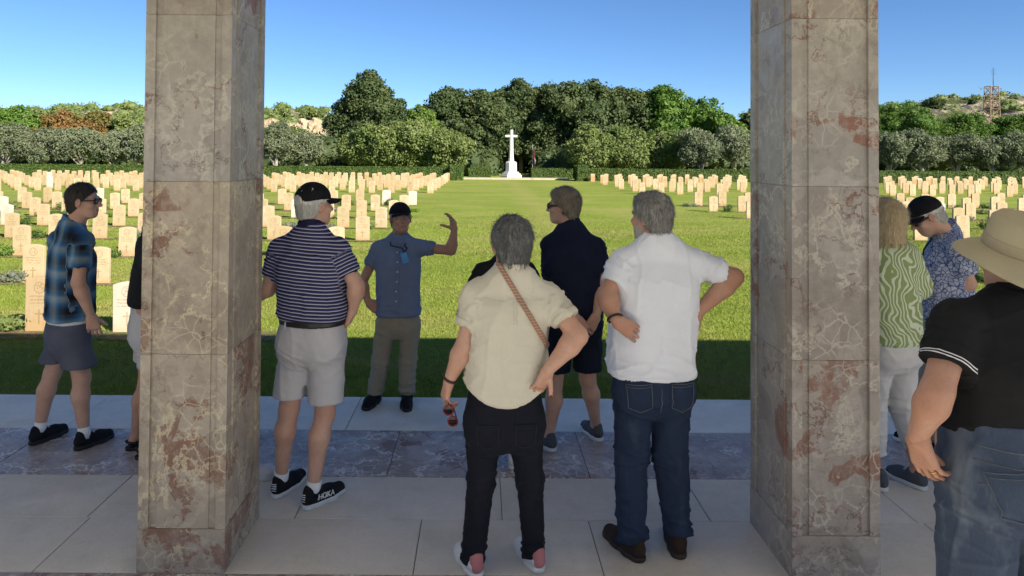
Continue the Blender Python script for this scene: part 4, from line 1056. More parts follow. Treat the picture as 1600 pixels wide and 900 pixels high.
def hair_local(style):
    f = Field()
    if style in ('short', 'thick', 'sides'):
        g = {'short': .006, 'thick': .013, 'sides': .004}[style]
        fr = vn((0, 1, -.74)); lw = vn((0, 1.1, -1))
        cut = [((0, .026, 0), fr), ((0, 0, -.018), lw), ((0, 0, -.088), (0, 0, -1.))]
        f.ell((0, -.017, .028), (.080 + g, .100 + g, .096 + g), cut=cut)
        f.ell((0, -.050, -.040), (.062 + g * .7, .055 + g * .7, .058), k=.02, cut=cut)
        if style == 'thick': f.ell((0, .045, .088), (.055, .035, .026), k=.025)
        if style == 'sides': f.cuts.append(((0, 0, .070), (0, 0, 1.)))
    elif style == 'woman_short':
        fr = vn((0, 1, -.55)); cut = [((0, .034, 0), fr), ((0, 0, -.100), (0, 0, -1.))]
        f.ell((0, -.022, .036), (.096, .114, .110), cut=cut); f.ell((0, -.050, -.045), (.076, .064, .075), k=.03, cut=cut)
    elif style == 'bob':
        fr = vn((0, 1, -.45)); cut = [((0, .040, 0), fr), ((0, 0, -.125), (0, 0, -1.))]
        f.ell((0, -.020, .034), (.096, .114, .106), cut=cut); f.cone((0, -.035, .01), (0, -.035, -.12), .100, .098, .04, cut=cut)
    V, Q = f.mesh(.006)
    V = smooth_v(V, Q, 2, .5); N = vnormals(V, Q)
    amp = {'short': .0035, 'thick': .006, 'sides': .003, 'woman_short': .007, 'bob': .0035}[style]
    V = V + N * (amp * (pn(V * np.array([85, 85, 26])) + .8 * pn(V * np.array([38, 38, 14]) + 7)))[:, None]
    return V, Q
def strands(V, Q, n, length, seed, zmax=9.0):
    """loose hair ends lying over the hair mass (head space)"""
    g = np.random.default_rng(seed); N = vnormals(V, Q); i = g.choice(np.flatnonzero(V[:, 2] < zmax), n); P, M_ = V[i], N[i]
    flow = np.c_[P[:, 0] * 4, -.25 - P[:, 1] * 1.5, -np.abs(P[:, 2] - .13) * 9 - .1] + g.normal(0, .32, (n, 3))
    flow -= M_ * (flow * M_).sum(1)[:, None]; flow /= np.linalg.norm(flow, axis=1)[:, None] + 1e-9
    sd = np.cross(flow, M_) * .0011; L = (length * g.uniform(.5, 1.2, n))[:, None]
    a, b, c_ = P + M_ * .0008, P + flow * L * .55 + M_ * .0045, P + flow * L + M_ * (g.uniform(-.001, .007, n))[:, None]
    X = np.stack([a - sd, a + sd, b + sd * .8, b - sd * .8, c_ + sd * .15, c_ - sd * .15], 1).reshape(-1, 3); k = np.arange(n)[:, None] * 6
    return X, np.r_[k + np.array([[0, 1, 2, 3]]), k + np.array([[3, 2, 4, 5]])]
_hairs = {}

def cap_local(opening=False):
    f = Field(); z0 = .032; cut = [((0, 0, z0), vn((0, .08, -1)))]
    f.ell((0, -.014, .034), (.089, .109, .100), cut=cut)
    if opening: f.ell((0, -.118, .030), (.040, .05, .030), sub=True)
    V, Q = f.mesh(.006)
    V = smooth_v(V, Q, 1, .4); N = vnormals(V, Q); V += N * (.0015 * pn(V * 30))[:, None]
    top = []; n, m = 15, 6
    for i in range(n):
        th = (i / (n - 1) - .5) * 2 * 1.18
        ix, iy = .087 * math.sin(th), -.014 + .107 * math.cos(th)
        ext = .078 * max(0, math.cos(th * 1.22)) ** .6
        for j in range(m):
            u = j / (m - 1); x = ix * (1 + .04 * u); y = iy + ext * u
            top.append((x, y, z0 + .006 - 2.6 * x * x * (.5 + u * .9) - .10 * ext * u))
    top = np.array(top); bot = top - (0, 0, .005); k = n * m
    q = [(i * m + j, i * m + m + j, i * m + m + j + 1, i * m + j + 1) for i in range(n - 1) for j in range(m - 1)]
    q = np.array(q); edge = []
    ring = [i * m + m - 1 for i in range(n)]
    for a, b in zip(ring, ring[1:]): edge.append((a, b, b + k, a + k))
    return (V, Q), (np.r_[top, bot], np.r_[q[:, ::-1], q + k, np.array(edge)])

def shoe_local(L=.285, kind='trainer', w=1.0):
    """ankle joint over the origin, toe forward; sole on z=0"""
    hb, tf = -.068, L - .068
    f = Field(); st = .022 if kind != 'sandal' else .018
    cut = [((0, 0, st), (0, 0, -1.))]
    if kind != 'sandal':
        f.cone((0, hb + .036, .045), (0, .02, .050), .034 * w, .038 * w, .03, cut)
        f.cone((0, .02, .046), (.004, .105, .034), .040 * w, .043 * w, .03, cut); f.cone((.004, .105, .034), (0, tf - .045, .028), .043 * w, .036 * w, .03, cut)
        f.cone((0, hb + .032, .06), (0, hb + .042, .092), .030 * w, .032 * w, .02); f.cone((0, .0, .06), (0, .012, .082), .038 * w, .036 * w, .02)
    else:
        for y, r in ((.105, .046), (.030, .046)): f.ell((0, y, .030), (r, .016, .046), cut=cut, k=.005)
        f.cone((-.034, hb + .02, .05), (.034, hb + .02, .05), .012, .012, .01); f.cone((-.036, hb + .03, .05), (-.036, .03, .05), .008, .008, .01); f.cone((.036, hb + .03, .05), (.036, .03, .05), .008, .008, .01)
    up = f.mesh(.006); up = (smooth_v(up[0], up[1], 1, .4), up[1])
    s = Field(); c2 = [((0, 0, .001), (0, 0, -1.)), ((0, 0, st + .006), (0, 0, 1.))]
    s.cone((0, hb + .036, .015), (0, .02, .015), .038 * w, .040 * w, .02, c2); s.cone((0, .02, .015), (.005, .105, .015), .040 * w, .047 * w, .02, c2); s.cone((.005, .105, .015), (0, tf - .045, .015), .047 * w, .040 * w, .02, c2)
    sl = s.mesh(.006)
    return up, sl
_shoes = {}

def hand_field(w, f_, n_, side, curl=(.35, .35, .25), thumb=None, tcurl=.2, sc=1.0, back=None, spread=.085):
    """w wrist, f_ way the fingers point, n_ palm normal; side +1 right, -1 left"""
    fw = vn(f_); n0 = np.asarray(n_, float); nn = vn(n0 - fw * (n0 @ fw)); tt = np.cross(fw, nn) * side; F_ = Field()
    w = np.asarray(w, float); tips = []
    b = w - (fw if back is None else -vn(back)) * .05
    F_.cone(b, w + fw * .012 * sc, .0265, .025 * sc, .02)
    for i, (lt, kf, ph, r) in enumerate(((.031, .088, (.041, .026, .021), .0092), (.0105, .092, (.045, .029, .022), .0094), (-.0105, .087, (.041, .027, .021), .0088), (-.0295, .077, (.032, .020, .019), .0078))):
        kn = w + (fw * kf + tt * lt) * sc
        F_.cone(w + (fw * .014 + tt * lt * .55) * sc, kn, .0165 * sc, .0125 * sc, .016)
        a = kn; ang = 0.0; dl = vn(fw + tt * (1.5 - i) * spread)
        for L, c, rr in zip(ph, curl, (1.0, .93, .82)):
            ang += c * (1 + .12 * (i - 1)); d = math.cos(ang) * dl + math.sin(ang) * nn
            e = a + d * L * sc; F_.cone(a, e, r * sc * rr * 1.03, r * sc * rr * .93, .0035); a = e
        tips.append(a)
    a = w + (fw * .022 + tt * .020 + nn * .006) * sc
    td = vn(thumb) if thumb is not None else vn(fw * .70 + tt * .62 + nn * .30)
    e = a + td * .046 * sc; F_.cone(a, e, .0165 * sc, .0120 * sc, .014)
    d = vn(td + fw * tcurl); e2 = e + d * .033 * sc; F_.cone(e, e2, .0118 * sc, .0105 * sc, .004)
    d = vn(d + nn * tcurl); e3 = e2 + d * .025 * sc; F_.cone(e2, e3, .0104 * sc, .0085 * sc, .004)
    return F_, e3, tips

def ring_mesh(c, axis, r, minor, width=None, n=24, m=8):
    ax = vn(axis); a = vn(np.cross(ax, (0.3, .5, .8))); b = np.cross(ax, a); V = []
    for i in range(n):
        t_ = math.tau * i / n; o = math.cos(t_) * a + math.sin(t_) * b
        for j in range(m):
            p_ = math.tau * j / m; V.append(np.asarray(c) + o * (r + minor * math.cos(p_)) + ax * (width or minor) * math.sin(p_))
    Q = [(i * m + j, ((i + 1) % n) * m + j, ((i + 1) % n) * m + (j + 1) % m, i * m + (j + 1) % m) for i in range(n) for j in range(m)]
    return MB().add(V, Q)
def Gf(px, py):
    d = _C3 @ np.array([(px - CX) / F_PX, -(py - CY) / F_PX, -1.0]); return np.array([0, 0, EYE]) + d * (-EYE / d[2])
def ridge(P): n_ = pn(P); return .35 * (1 - 2 * np.abs(n_)) + 1.0 * np.exp(-(n_ / .075) ** 2) - .2

class Person:
    def __init__(s, label, Y, phi, px, feet=None, hphi=None, htilt=0.0, hroll=0.0, hscale=1.0, H=1.75, x=None, group='visitors listening under the portico',
                 skin='skin_tan', arm=1.0, leg=1.0, long=False, chest=(.185, .125), waist=(.17, .12), hip=(.18, .125), belly=0.0, head={}, seed=0):
        s.Y, s.phi, s.label = Y, R(phi), label; s.fr = frame(s.phi); s.r, s.f = s.fr[:, 0], s.fr[:, 1]
        s.skin, s.arm, s.leg, s.chest, s.waist, s.hip, s.belly, s.seed = skin, arm, leg, chest, waist, hip, belly, seed
        s.h = .009 if Y < 4.3 else .011; s.long = long
        cx_ = px['pelvis'][0] if 'pelvis' in px else None
        base = at(cx_, 500, Y)[0] if cx_ is not None else x
        j = {}; b = np.array([base, Y, 0.])
        def st(n, side, fw, z): j[n] = b + s.r * side + s.f * fw + np.array([0, 0, z])
        st('pelvis', 0, 0, .52 * H); st('neck', 0, -.01, .835 * H); st('head', 0, .03, .925 * H)
        for n, k in (('R', 1), ('L', -1)):
            st('s' + n, k * .175, 0, .805 * H); st('e' + n, k * .235, -.02, .62 * H); st('w' + n, k * .245, .06, .475 * H)
            st('h' + n, k * .09, 0, .50 * H); st('k' + n, k * .10, .015, .275 * H); st('a' + n, k * .115, -.01, .085)
        s.fphi = {'R': s.phi + .15, 'L': s.phi - .15}
        for n, v in px.items():
            if n in ('hem',): continue
            j[n] = at(v[0], v[1], Y + (v[2] if len(v) > 2 else 0))
        if 'pelvis' in px and 'hR' not in px:
            for n, k in (('R', 1), ('L', -1)): j['h' + n] = j['pelvis'] + s.r * k * .09 - (0, 0, .03)
        for n, (hx, hy, fp) in (feet or {}).items():
            s.fphi[n] = R(fp); fd = np.array([math.sin(R(fp)), math.cos(R(fp)), 0]); j['a' + n] = Gf(hx, hy) + fd * .065 + (0, 0, .085)
            if 'k' + n not in px:
                j['k' + n] = j['h' + n] * .46 + j['a' + n] * .54 + s.f * .02
        s.j = j; s.loc = np.array([j['pelvis'][0], j['pelvis'][1], 0.])
        s.hR = frame(R(hphi if hphi is not None else phi), R(htilt), R(hroll)); s.hs = hscale; s.headopt = head
        s.hands = []; s.extra = []; s.parts = []
    def P(s, px, py, dy=0): return at(px, py, s.Y + dy)
    def H_(s, V): return V * s.hs @ s.hR.T + s.j['head']
    def hand(s, side, f_, n_, **k):
        w = s.j['w' + side]; F_, th, tips = hand_field(w, f_, n_, 1 if side == 'R' else -1, back=s.j['e' + side] - w, **k)
        s.hands.append(F_); return th, tips
    def tors(s, grow=0.0, hemz=None):
        j = s.j; N, Pv = j['neck'], j['pelvis']; zs = (j['sR'][2] + j['sL'][2]) / 2
        sw = .5 * abs((j['sR'] - j['sL']) @ s.r); sc = (j['sR'] + j['sL']) / 2
        def c(z): u = np.clip((z - Pv[2]) / (N[2] - Pv[2]), -.3, 1.0); return Pv + (N - Pv) * u
        g = grow; L = []
        def add(z, w, d, fw=0.0, cc=None):
            p_ = c(z) if cc is None else cc; p_ = p_ + s.f * fw; L.append((z, p_[0], p_[1], w + g, d + g))
        add(N[2] + .02, .058, .056); add(N[2] - .022, .082, .066)
        add(zs + .012, sw * .62, .080, 0, c(zs) * .5 + np.r_[sc[:2], 0] * .5); add(zs - .045, sw * .95, .106, 0, c(zs) * .5 + np.r_[sc[:2], 0] * .5)
        dz = zs - Pv[2]
        add(zs - .13, s.chest[0], s.chest[1], .005); add(Pv[2] + dz * .45, (s.chest[0] + s.waist[0]) / 2, (s.chest[1] + s.waist[1]) / 2, s.belly * .6)
        add(Pv[2] + dz * .22, s.waist[0], s.waist[1], s.belly); add(Pv[2], s.hip[0], s.hip[1], s.belly * .4 - .005)
        if hemz is not None and hemz < Pv[2] - .02: add(hemz, s.hip[0] * 1.03, s.hip[1] * 1.03, s.belly * .3)
        else: add(Pv[2] - .10, s.hip[0] * .93, s.hip[1] * .95, -.005)
        return L
    # ---- the body: one mesh
    def body(s):
        j = s.j; f = Field(); a = s.arm; l = s.leg
        f.loft(s.tors(-.022), s.r, k=.04)
        f.cone(j['neck'] - (0, 0, .03), j['head'] + s.hR @ np.array([0, -.036, -.10]) * s.hs, .058 * (.88 if s.headopt.get('female') else 1), .054 * (.88 if s.headopt.get('female') else 1), .03)
        for n in 'RL':
            S, E, W = j['s' + n], j['e' + n], j['w' + n]
            f.cone(S - (0, 0, .015), E, .046 * min(a, 1.05), .041 * a, .03); m = E + (W - E) * .28
            f.cone(E, m, .041 * a, .045 * a, .02); f.cone(m, W, .045 * a, .0265 * (a * .5 + .5), .02)
            Hh, K, A = j['h' + n], j['k' + n], j['a' + n]; fd = np.array([math.sin(s.fphi[n]), math.cos(s.fphi[n]), 0]); l = s.leg * (.60 if s.long else 1)
            f.cone(Hh, K, .082 * l, .056 * l, .03); m = K + (A - K) * .30 - fd * (0.0 if s.long else .016)
            f.cone(K, m, .052 * l, .056 * l, .025); f.cone(m, A, .056 * l, .033 * l, .03)
            f.cone(A, A + fd * .09 - (0, 0, .04), .033, .026, .02); f.cone(A, A - fd * .03 - (0, 0, .035), .03, .026, .02)
        V, Q = f.mesh(s.h); V = smooth_v(V, Q, 2, .4)
        Vs, Qs, T, Tf = [V], [Q], [np.zeros((len(V), 3))], [np.zeros(len(V))]; n = len(V)
        z = V[:, 2]; red = np.zeros(len(V))
        for q in 'RL':
            for jn, rr in (('e', .06), ('k', .07)):
                red = np.maximum(red, np.clip(1 - np.linalg.norm(V - j[jn + q], axis=1) / (rr + .03), 0, 1))
        T[0][:] = (.42, .17, .12); Tf[0] = red * .30
        hv, hq, ht, hf = get_head(**s.headopt)
        for v, q, tc, tff in [(s.H_(hv), hq, ht, hf)] + [(*F_.mesh(.0036 if s.Y < 4.4 else .0045), None, None) for F_ in s.hands]:
            if tc is None: tc = np.tile((.42, .16, .11), (len(v), 1)); tff = np.full(len(v), .15); v = smooth_v(v, q, 1, .3)
            Vs.append(v); Qs.append(q + n); n += len(v); T.append(tc); Tf.append(tff)
        me = mesh_np('person_body', np.concatenate(Vs) - s.loc, np.concatenate(Qs), True, {'tint': np.concatenate(T), 'tintf': np.concatenate(Tf)})
        s.root = link('person', me, MAT[s.skin], None, s.loc); tag(s.root, s.label, 'person', 'visitors listening under the portico')
        return s
    def add(s, name, V, Q, mat, parent=None, attrs=None, smooth=True):
        return link(name, mesh_np(name, V - s.loc, Q, smooth, attrs), MAT[mat], parent or s.root)
    def addmb(s, name, mb, mat, parent=None, smooth=True):
        mb.v = [v - s.loc for v in mb.v]; return mb.build(name, MAT[mat], parent or s.root, smooth)
    # ---- clothes
    def shirt(s, mat, hemz, sleeve=.55, sr=(.072, .078), name='shirt', fold=.006, tucked=False, hem_curve=0.0, collar=None, ease=0.004, low=None, sl_l=None):
        f = Field(); j = s.j; st = s.tors(ease, hemz)
        f.loft(st, s.r, z0=hemz, k=.035, p=2.7)
        if tucked:   # a soft blouse over the belt
            c_ = j['pelvis']; f.loft([(hemz - .004, c_[0], c_[1], s.hip[0] * .97, s.hip[1] * .98), (hemz + .035, c_[0], c_[1], s.hip[0] * 1.05, s.hip[1] * 1.07), (hemz + .09, c_[0], c_[1], s.hip[0] * 1.02, s.hip[1] * 1.04), (hemz + .15, c_[0], c_[1], s.hip[0] * .97, s.hip[1] * 1.0)], s.r, k=.03)
        s.sl = {}; nb = j['neck'] - (0, 0, .035)
        for n in 'RL': f.cone(nb, j['s' + n] - (0, 0, .012), .060 + ease, .050 + ease * .8, .05)
        for n in 'RL':
            S, E = j['s' + n], j['e' + n]; W = j['w' + n]
            fr = sleeve if sl_l is None or n == 'R' else sl_l
            if fr <= 1: end = S + (E - S) * fr; d = vn(E - S); S2 = S - np.array([0, 0, .012]); f.cone(S2, S + (E - S) * min(fr + .22, 1.3), sr[0] * .82, sr[1], .045, cut=[(end, d)])
            else:
                end = E + (W - E) * (fr - 1); d = vn(W - E); f.cone(S, E, sr[0], sr[1] * .96, .04); f.cone(E, E + (W - E) * (fr - .85), sr[1] * .92, sr[1] * .86, .03, cut=[(end, d)])
            s.sl[n] = (S, end, d, sr[1])
        V, Q = f.mesh(s.h * .95); V = smooth_v(V, Q, 1, .3); N = vnormals(V, Q); o = s.seed * 13.7
        z = V[:, 2]; zP, zN = j['pelvis'][2], j['neck'][2]; lowm = np.clip(1 - (z - zP) / .25, 0, 1); upm = np.clip((z - zN + .38) / .2, 0, 1) * np.clip((zN - .04 - z) / .06, 0, 1)
        side = (V - j['pelvis']) @ s.r
        dg = V @ np.stack([s.r * 4 + np.array([0, 0, 9.]) , s.f * 5, np.array([0, 0, 3.]) - s.r * 2], 1)
        dg2 = V @ np.stack([-s.r * 4 + np.array([0, 0, 9.]), s.f * 5, np.array([0, 0, 3.]) + s.r * 2], 1)
        disp = ridge(V * [7, 7, 2.6] + o) * .55 + np.where(side > 0, ridge(dg + o), ridge(dg2 + o)) * .65 * (.5 + lowm) + ridge(V * [5, 5, 16] + o) * .8 * lowm * (1.0 if (tucked or fold > .006) else .6) + .12 * pn(V * 28 + o)
        for n in 'RL':
            S, end, d, r_ = s.sl[n]; t_ = (V - S) @ d; dist = np.linalg.norm(V - S - t_[:, None] * d, axis=1)
            m = (dist < r_ * 1.35) & (t_ > .02); disp = np.where(m, disp * .5 + .9 * ridge(np.c_[t_ * 17, dist * 6, np.arctan2((V - S) @ s.f, (V - S) @ s.r) * 1.1] + o), disp)
        hemm = np.clip((z - hemz) / .035, 0, 1)
        V = V + N * (1.2 * fold * disp * (.12 + .88 * hemm))[:, None]
        if hem_curve:
            w = np.clip(1 - (V[:, 2] - hemz) / .14, 0, 1); V[:, 2] -= hem_curve * w * (1 - np.clip(np.abs(side) / s.hip[0], 0, 1) ** 2 * 1.6)
        hemd = np.full(len(V), 1.0)
        sv, su = z.copy() + .02 * np.sin(side * 3), side.copy()
        ang = np.arctan2((V - j['pelvis']) @ s.f, side); su = ang * .17
        for n in 'RL':
            S, end, d, r_ = s.sl[n]; t_ = (V - S) @ d; dist = np.linalg.norm(V - S - t_[:, None] * d, axis=1)
            out = ((V - S) @ s.r) * (1 if n == 'R' else -1); m = (dist < r_ * 1.30) & (t_ > .035) & (out > -.035)
            sv = np.where(m, -t_ + .5, sv); hemd = np.where(m & (out > .01) & (dist > r_ * .5), (end - S) @ d - t_, hemd); su = np.where(m, np.arctan2((V - S) @ s.f, (V - S) @ s.r) * .1, su)
        s.shirt_field = f; s.shirt_o = s.add(name, V, Q, mat, None, {'sv': sv, 'su': su, 'hemd': hemd})
        if collar:
            g = Field(); N_ = j['neck']; up = vn(s.j['head'] + s.hR @ np.array([0, -.036, -.10]) - N_) * .5 + np.array([0, 0, .5]); up = vn(up)
            b0 = N_ - up * .012; b1 = N_ + up * .036 - s.f * .006
            cutn = vn(up + s.f * .45)
            g.cone(b0, b1 + up * .05, .070, .066, .01, cut=[(b1, cutn), (b0 - up * .004, -up)])
            g.cone(b0 - up * .015 , b0 + up * .02, .080, .069, .012, cut=[(b0 - up * .02, -up), (b1, cutn)])
            v, q = g.mesh(.007); v = smooth_v(v, q, 1, .3); s.add('collar', v, q, collar, s.shirt_o, {'sv': np.full(len(v), .01), 'su': np.full(len(v), .03)})
        return s
    def pants(s, mat, topz, hem, thigh=.098, knee=.082, ankle=.075, name='trousers', fold=.005, short=False, seat=.095, waistw=None, hem_r=None, stack=1.0, hk=.92):
        """hem: z of the hem, or dict per leg"""
        f = Field(); j = s.j; P_ = j['pelvis']; w, d = s.hip[0] * hk, s.hip[1] * hk
        ww = waistw or (w * .95, d * .95)
        f.loft([(topz + .0, P_[0], P_[1], ww[0], ww[1]), (P_[2] + .02, P_[0], P_[1], w * .98, d * .99), (P_[2] - .05, P_[0], P_[1], w * .98, d), (P_[2] - .11, P_[0], P_[1], w * .86, d * .86), (P_[2] - .15, P_[0], P_[1], w * .6, d * .6)], s.r, z1=topz, k=.045)
        for n, k in (('R', 1), ('L', -1)):
            Hh, K, A = j['h' + n], j['k' + n], j['a' + n]; hz = hem[n] if isinstance(hem, dict) else hem
            f.ell(P_ + s.r * k * w * .46 - s.f * (d * .34) - (0, 0, .065), (seat, seat * .86, seat * 1.15), s.fr, .08)
            if short:
                u = (Hh[2] - hz) / (Hh[2] - K[2]); C = Hh + (K - Hh) * u
                f.cone(Hh - (0, 0, .02), C, thigh * .95, hem_r or thigh * 1.0, .03, cut=[(C, vn((0, 0, -1.) + s.f * -.05))])
            else:
                f.cone(Hh - (0, 0, .02), K, thigh, knee, .022); e = np.array([A[0], A[1], hz]); fd = np.array([math.sin(s.fphi[n]), math.cos(s.fphi[n]), 0])
                f.cone(K, e + fd * .012, knee, ankle, .022, cut=[(e, vn((0, 0, -1.) - fd * .12))])
        if short:
            hz0 = min(hem.values()) if isinstance(hem, dict) else hem; mid = (j['hR'] + j['hL']) / 2 + ((j['kR'] + j['kL']) / 2 - (j['hR'] + j['hL']) / 2) * .8
            f.ell((mid[0], mid[1], hz0 - .02), (.016, .3, .12), s.fr, sub=True)
        V, Q = f.mesh(s.h * .95); V = smooth_v(V, Q, 1, .3); N = vnormals(V, Q); o = s.seed * 7.3 + 40
        z = V[:, 2]; hz = min(hem.values()) if isinstance(hem, dict) else hem; kz = (j['kR'][2] + j['kL'][2]) / 2
        cz = P_[2] - .13; crotch = np.exp(-((z - cz) / .10) ** 2)
        dg = V @ np.stack([s.r * 5 + np.array([0, 0, 10.]), s.f * 5, np.array([0, 0, 2.])], 1); dg2 = V @ np.stack([-s.r * 5 + np.array([0, 0, 10.]), s.f * 5, np.array([0, 0, 2.])], 1)
        side = (V - P_) @ s.r
        disp = .45 * ridge(V * [6, 6, 2] + o) + .7 * crotch * np.where(side > 0, ridge(dg2 + o), ridge(dg + o)) + .25 * pn(V * 26 + o)
        if not short:
            disp += .9 * np.exp(-((z - kz) / .09) ** 2) * ridge(V * [4, 4, 17] + o) + 1.5 * stack * np.clip(1 - (z - hz) / .22, 0, 1) * ridge(V * [4, 4, 21] + o) + .35 * ridge(V * [5, 5, 7] + o)
        V = V + N * (1.6 * fold * disp * np.clip((topz - z) / .05, .1, 1))[:, None]
        s.pants_field = f; s.pants_o = s.add(name, V, Q, mat); return s
    def patch(s, which, name, mat, lo_c, du, dz, parent=None, grow=.005, back=True, tilt=0.0, taper=0.0, h=.005):
        """a sewn-on piece lying on the cloth round lo_c: half width du, half height dz"""
        f = s.pants_field if which == 'pants' else s.shirt_field; c = np.asarray(lo_c); r2 = s.r * math.cos(tilt) + np.array([0, 0, math.sin(tilt)]); u2 = np.array([0, 0, math.cos(tilt)]) - s.r * math.sin(tilt)
        pl = [(c + r2 * du, r2), (c - r2 * du, -r2), (c + u2 * dz, u2), (c - u2 * dz, -u2), (c, s.f if back else -s.f)]
        if taper: pl += [(c - u2 * dz, vn(-u2 + r2 * taper)), (c - u2 * dz, vn(-u2 - r2 * taper))]
        m = max(du, dz) * 1.3 + .02
        v, q = f.mesh(h, c - m - np.abs(s.f) * .1, c + m + np.abs(s.f) * .1, grow, [pl])
        if len(v) == 0: return None
        return s.add(name, v, q, mat, parent or (s.pants_o if which == 'pants' else s.shirt_o))
    def bvh(s, o):
        from mathutils.bvhtree import BVHTree
        me = o.data; return BVHTree.FromPolygons([v.co for v in me.vertices], [p_.vertices for p_ in me.polygons])
    def surf(s, tree_, u, z, back=True):
        c = s.j['pelvis'] - s.loc; dr = s.f if back else -s.f; o_ = c + s.r * u - dr * .6; o_ = np.array([o_[0], o_[1], z])
        h_ = tree_.ray_cast(Vector(o_), Vector(dr)); return (None, None) if h_[0] is None else (np.array(h_[0]), np.array(h_[1]))
    def pocket(s, tree_, u0, z0, w, h, mat, st, tilt=0.0):
        """five-sided patch pocket with its row of stitches"""
        def uv(a, b): return u0 + a * math.cos(tilt) - b * math.sin(tilt), z0 + a * math.sin(tilt) + b * math.cos(tilt)
        G = 13; V = np.zeros((G, G, 3)); ok = True
        for i in range(G):
            for k in range(G):
                a = (i / (G - 1) - .5) * 2 * w; low = -h + .38 * h * abs(a) / w * .9; b = h + (low - h) * k / (G - 1)
                P_, N_ = s.surf(tree_, *uv(a * (1 - .10 * k / (G - 1)), b))
                if P_ is None: return
                e = .0 if (i in (0, G - 1) or k in (0, G - 1)) else .0045
                V[i, k] = P_ + N_ * e
        Q = np.array([(i * G + k, i * G + k + 1, i * G + G + k + 1, i * G + G + k) for i in range(G - 1) for k in range(G - 1)])
        o = link('back_pocket', mesh_np('back_pocket', V.reshape(-1, 3), Q, True), MAT[mat], s.pants_o)
        edge = [V[1, k] for k in range(1, G - 1)] + [V[i, G - 2] for i in range(1, G - 1)] + [V[G - 2, k] for k in range(G - 2, 0, -1)]
        mb = MB(); mb.tube([q - s.f * .0022 for q in edge], .0021, 5); mb.tube([V[i, 1] - s.f * .002 for i in range(1, G - 1)], .002, 5); mb.tube([V[i, 2] - s.f * .002 for i in range(1, G - 1)], .0016, 5)
        mb.build('stitching', MAT[st], o, True)
    def seam(s, tree_, pts, st, r=.0022, off=.001, back=True):
        L = [q for q in ((lambda w_: w_[0] + w_[1] * off if w_[0] is not None else None)(s.surf(tree_, u, z, back)) for u, z in pts) if q is not None]
        if len(L) > 2: mb = MB(); mb.tube(L, r, 5); mb.build('seam', MAT[st], s.pants_o, True)
    def shirt_seam(s, tree_, pts, mat, r=.0016, back=True, name='stitching'):
        L = [w_[0] + w_[1] * .0006 for w_ in (s.surf(tree_, u, z, back) for u, z in pts) if w_[0] is not None]
        if len(L) > 2: mb = MB(); mb.tube(L, r, 5); mb.build(name, MAT[mat], s.shirt_o, True)
    def belt(s, mat, z0, z1, grow=.010):
        P_ = s.j['pelvis']; w, d = s.hip; f = Field(); f.loft([(z0 - .02, P_[0], P_[1], w * .955, d * .96), ((z0 + z1) / 2, P_[0], P_[1], w * .955, d * .96), (z1 + .02, P_[0], P_[1], w * .955, d * .96)], s.r, z0=z0, z1=z1, off=grow)
        v, q = f.mesh(.007); return s.add('belt', v, q, mat)
    def shoes(s, kind='trainer', up='shoe_black', sole='sole_white', L=.285, sock=None, w=1.0, lace=None):
        key = (kind, L, w)
        if key not in _shoes: _shoes[key] = shoe_local(L, kind, w)
        (uv, uq), (sv, sq) = _shoes[key]; s.sh = {}
        for n in 'LR':
            A = s.j['a' + n]; M3 = frame(s.fphi[n]); org = np.array([A[0], A[1], 0])
            a = s.add('shoe', uv @ M3.T + org, uq, up); s.add('sole', sv @ M3.T + org, sq, sole, a); s.sh[n] = (a, M3, org)
            if lace:
                mb = MB()
                for i in range(4): mb.tube([(-.022, .035 + i * .018, .088 - i * .006), (0, .04 + i * .018, .092 - i * .006), (.022, .035 + i * .018, .088 - i * .006)], .004, 5)
                mb.xf(M3, org); s.addmb('laces', mb, lace, a)
            if sock:
                mb = MB(); K = s.j['k' + n]; d = vn(K - A); mb.tube([A - d * .02, A + d * .02, A + d * .055], [.042, .0405 * s.leg, .0415 * s.leg], 16); s.addmb('sock', mb, sock)
        return s
    def hair(s, style, mat, zmax=9.0):
        if style not in _hairs: _hairs[style] = hair_local(style)
        V, Q = _hairs[style]; X, XQ = strands(V, Q, 2600, {'short': .022, 'thick': .034, 'sides': .016, 'woman_short': .040, 'bob': .06}[style], s.seed, zmax)
        s.add('hair', s.H_(np.r_[V, X]), np.r_[Q, XQ + len(V)], mat); return s
    def cap(s, mat='cap_black', opening=False, lift=0.0):
        (V, Q), (bv, bq) = cap_local(opening); o = s.add('cap', s.H_(V), Q, mat); s.add('brim', s.H_(bv), bq, mat, o, smooth=True); s.cap_o = o; return s
    def eyes(s):
        for k in (-1, 1):
            mb = MB(); v, q = blob((k * .031, .083, .001), (.0115, .0115, .0105), 12, 9, 0); mb.add(v, q); mb.xf(s.hR * s.hs, s.j['head']); e = s.addmb('eye', mb, 'eye_white')
            mb = MB(); v, q = blob((k * .031 + .002, .0925, 0.0), (.0052, .003, .0052), 10, 7, 0); mb.add(v, q); mb.xf(s.hR * s.hs, s.j['head']); s.addmb('iris', mb, 'iris_dark', e)
        return s
    def glasses(s, lens='lens_dark', frm='frame_black', thin=False, temple=.0032):
        mb = MB(); r_ = .0016 if thin else temple
        for k in (-1, 1): mb.tube([(k * .060, .092, .006), (k * .079, .060, .006), (k * .083, -.004, .008), (k * .082, -.022, -.004)], r_ if thin else [r_, r_ * 1.5, r_, r_ * .8], 6)
        mb.tube([(-.012, .108, .008), (0, .112, .010), (.012, .108, .008)], r_, 6)
        for k in (-1, 1):
            pts = [(k * .035 + .025 * math.cos(a), .100 - .010 * abs(k * .035 + .025 * math.cos(a)) / .06, .0005 + .018 * math.sin(a)) for a in np.linspace(0, math.tau, 17)]
            mb.tube(pts, r_ * .9, 5, False)
        mb.xf(s.hR * s.hs, s.j['head']); o = s.addmb('glasses', mb, frm)
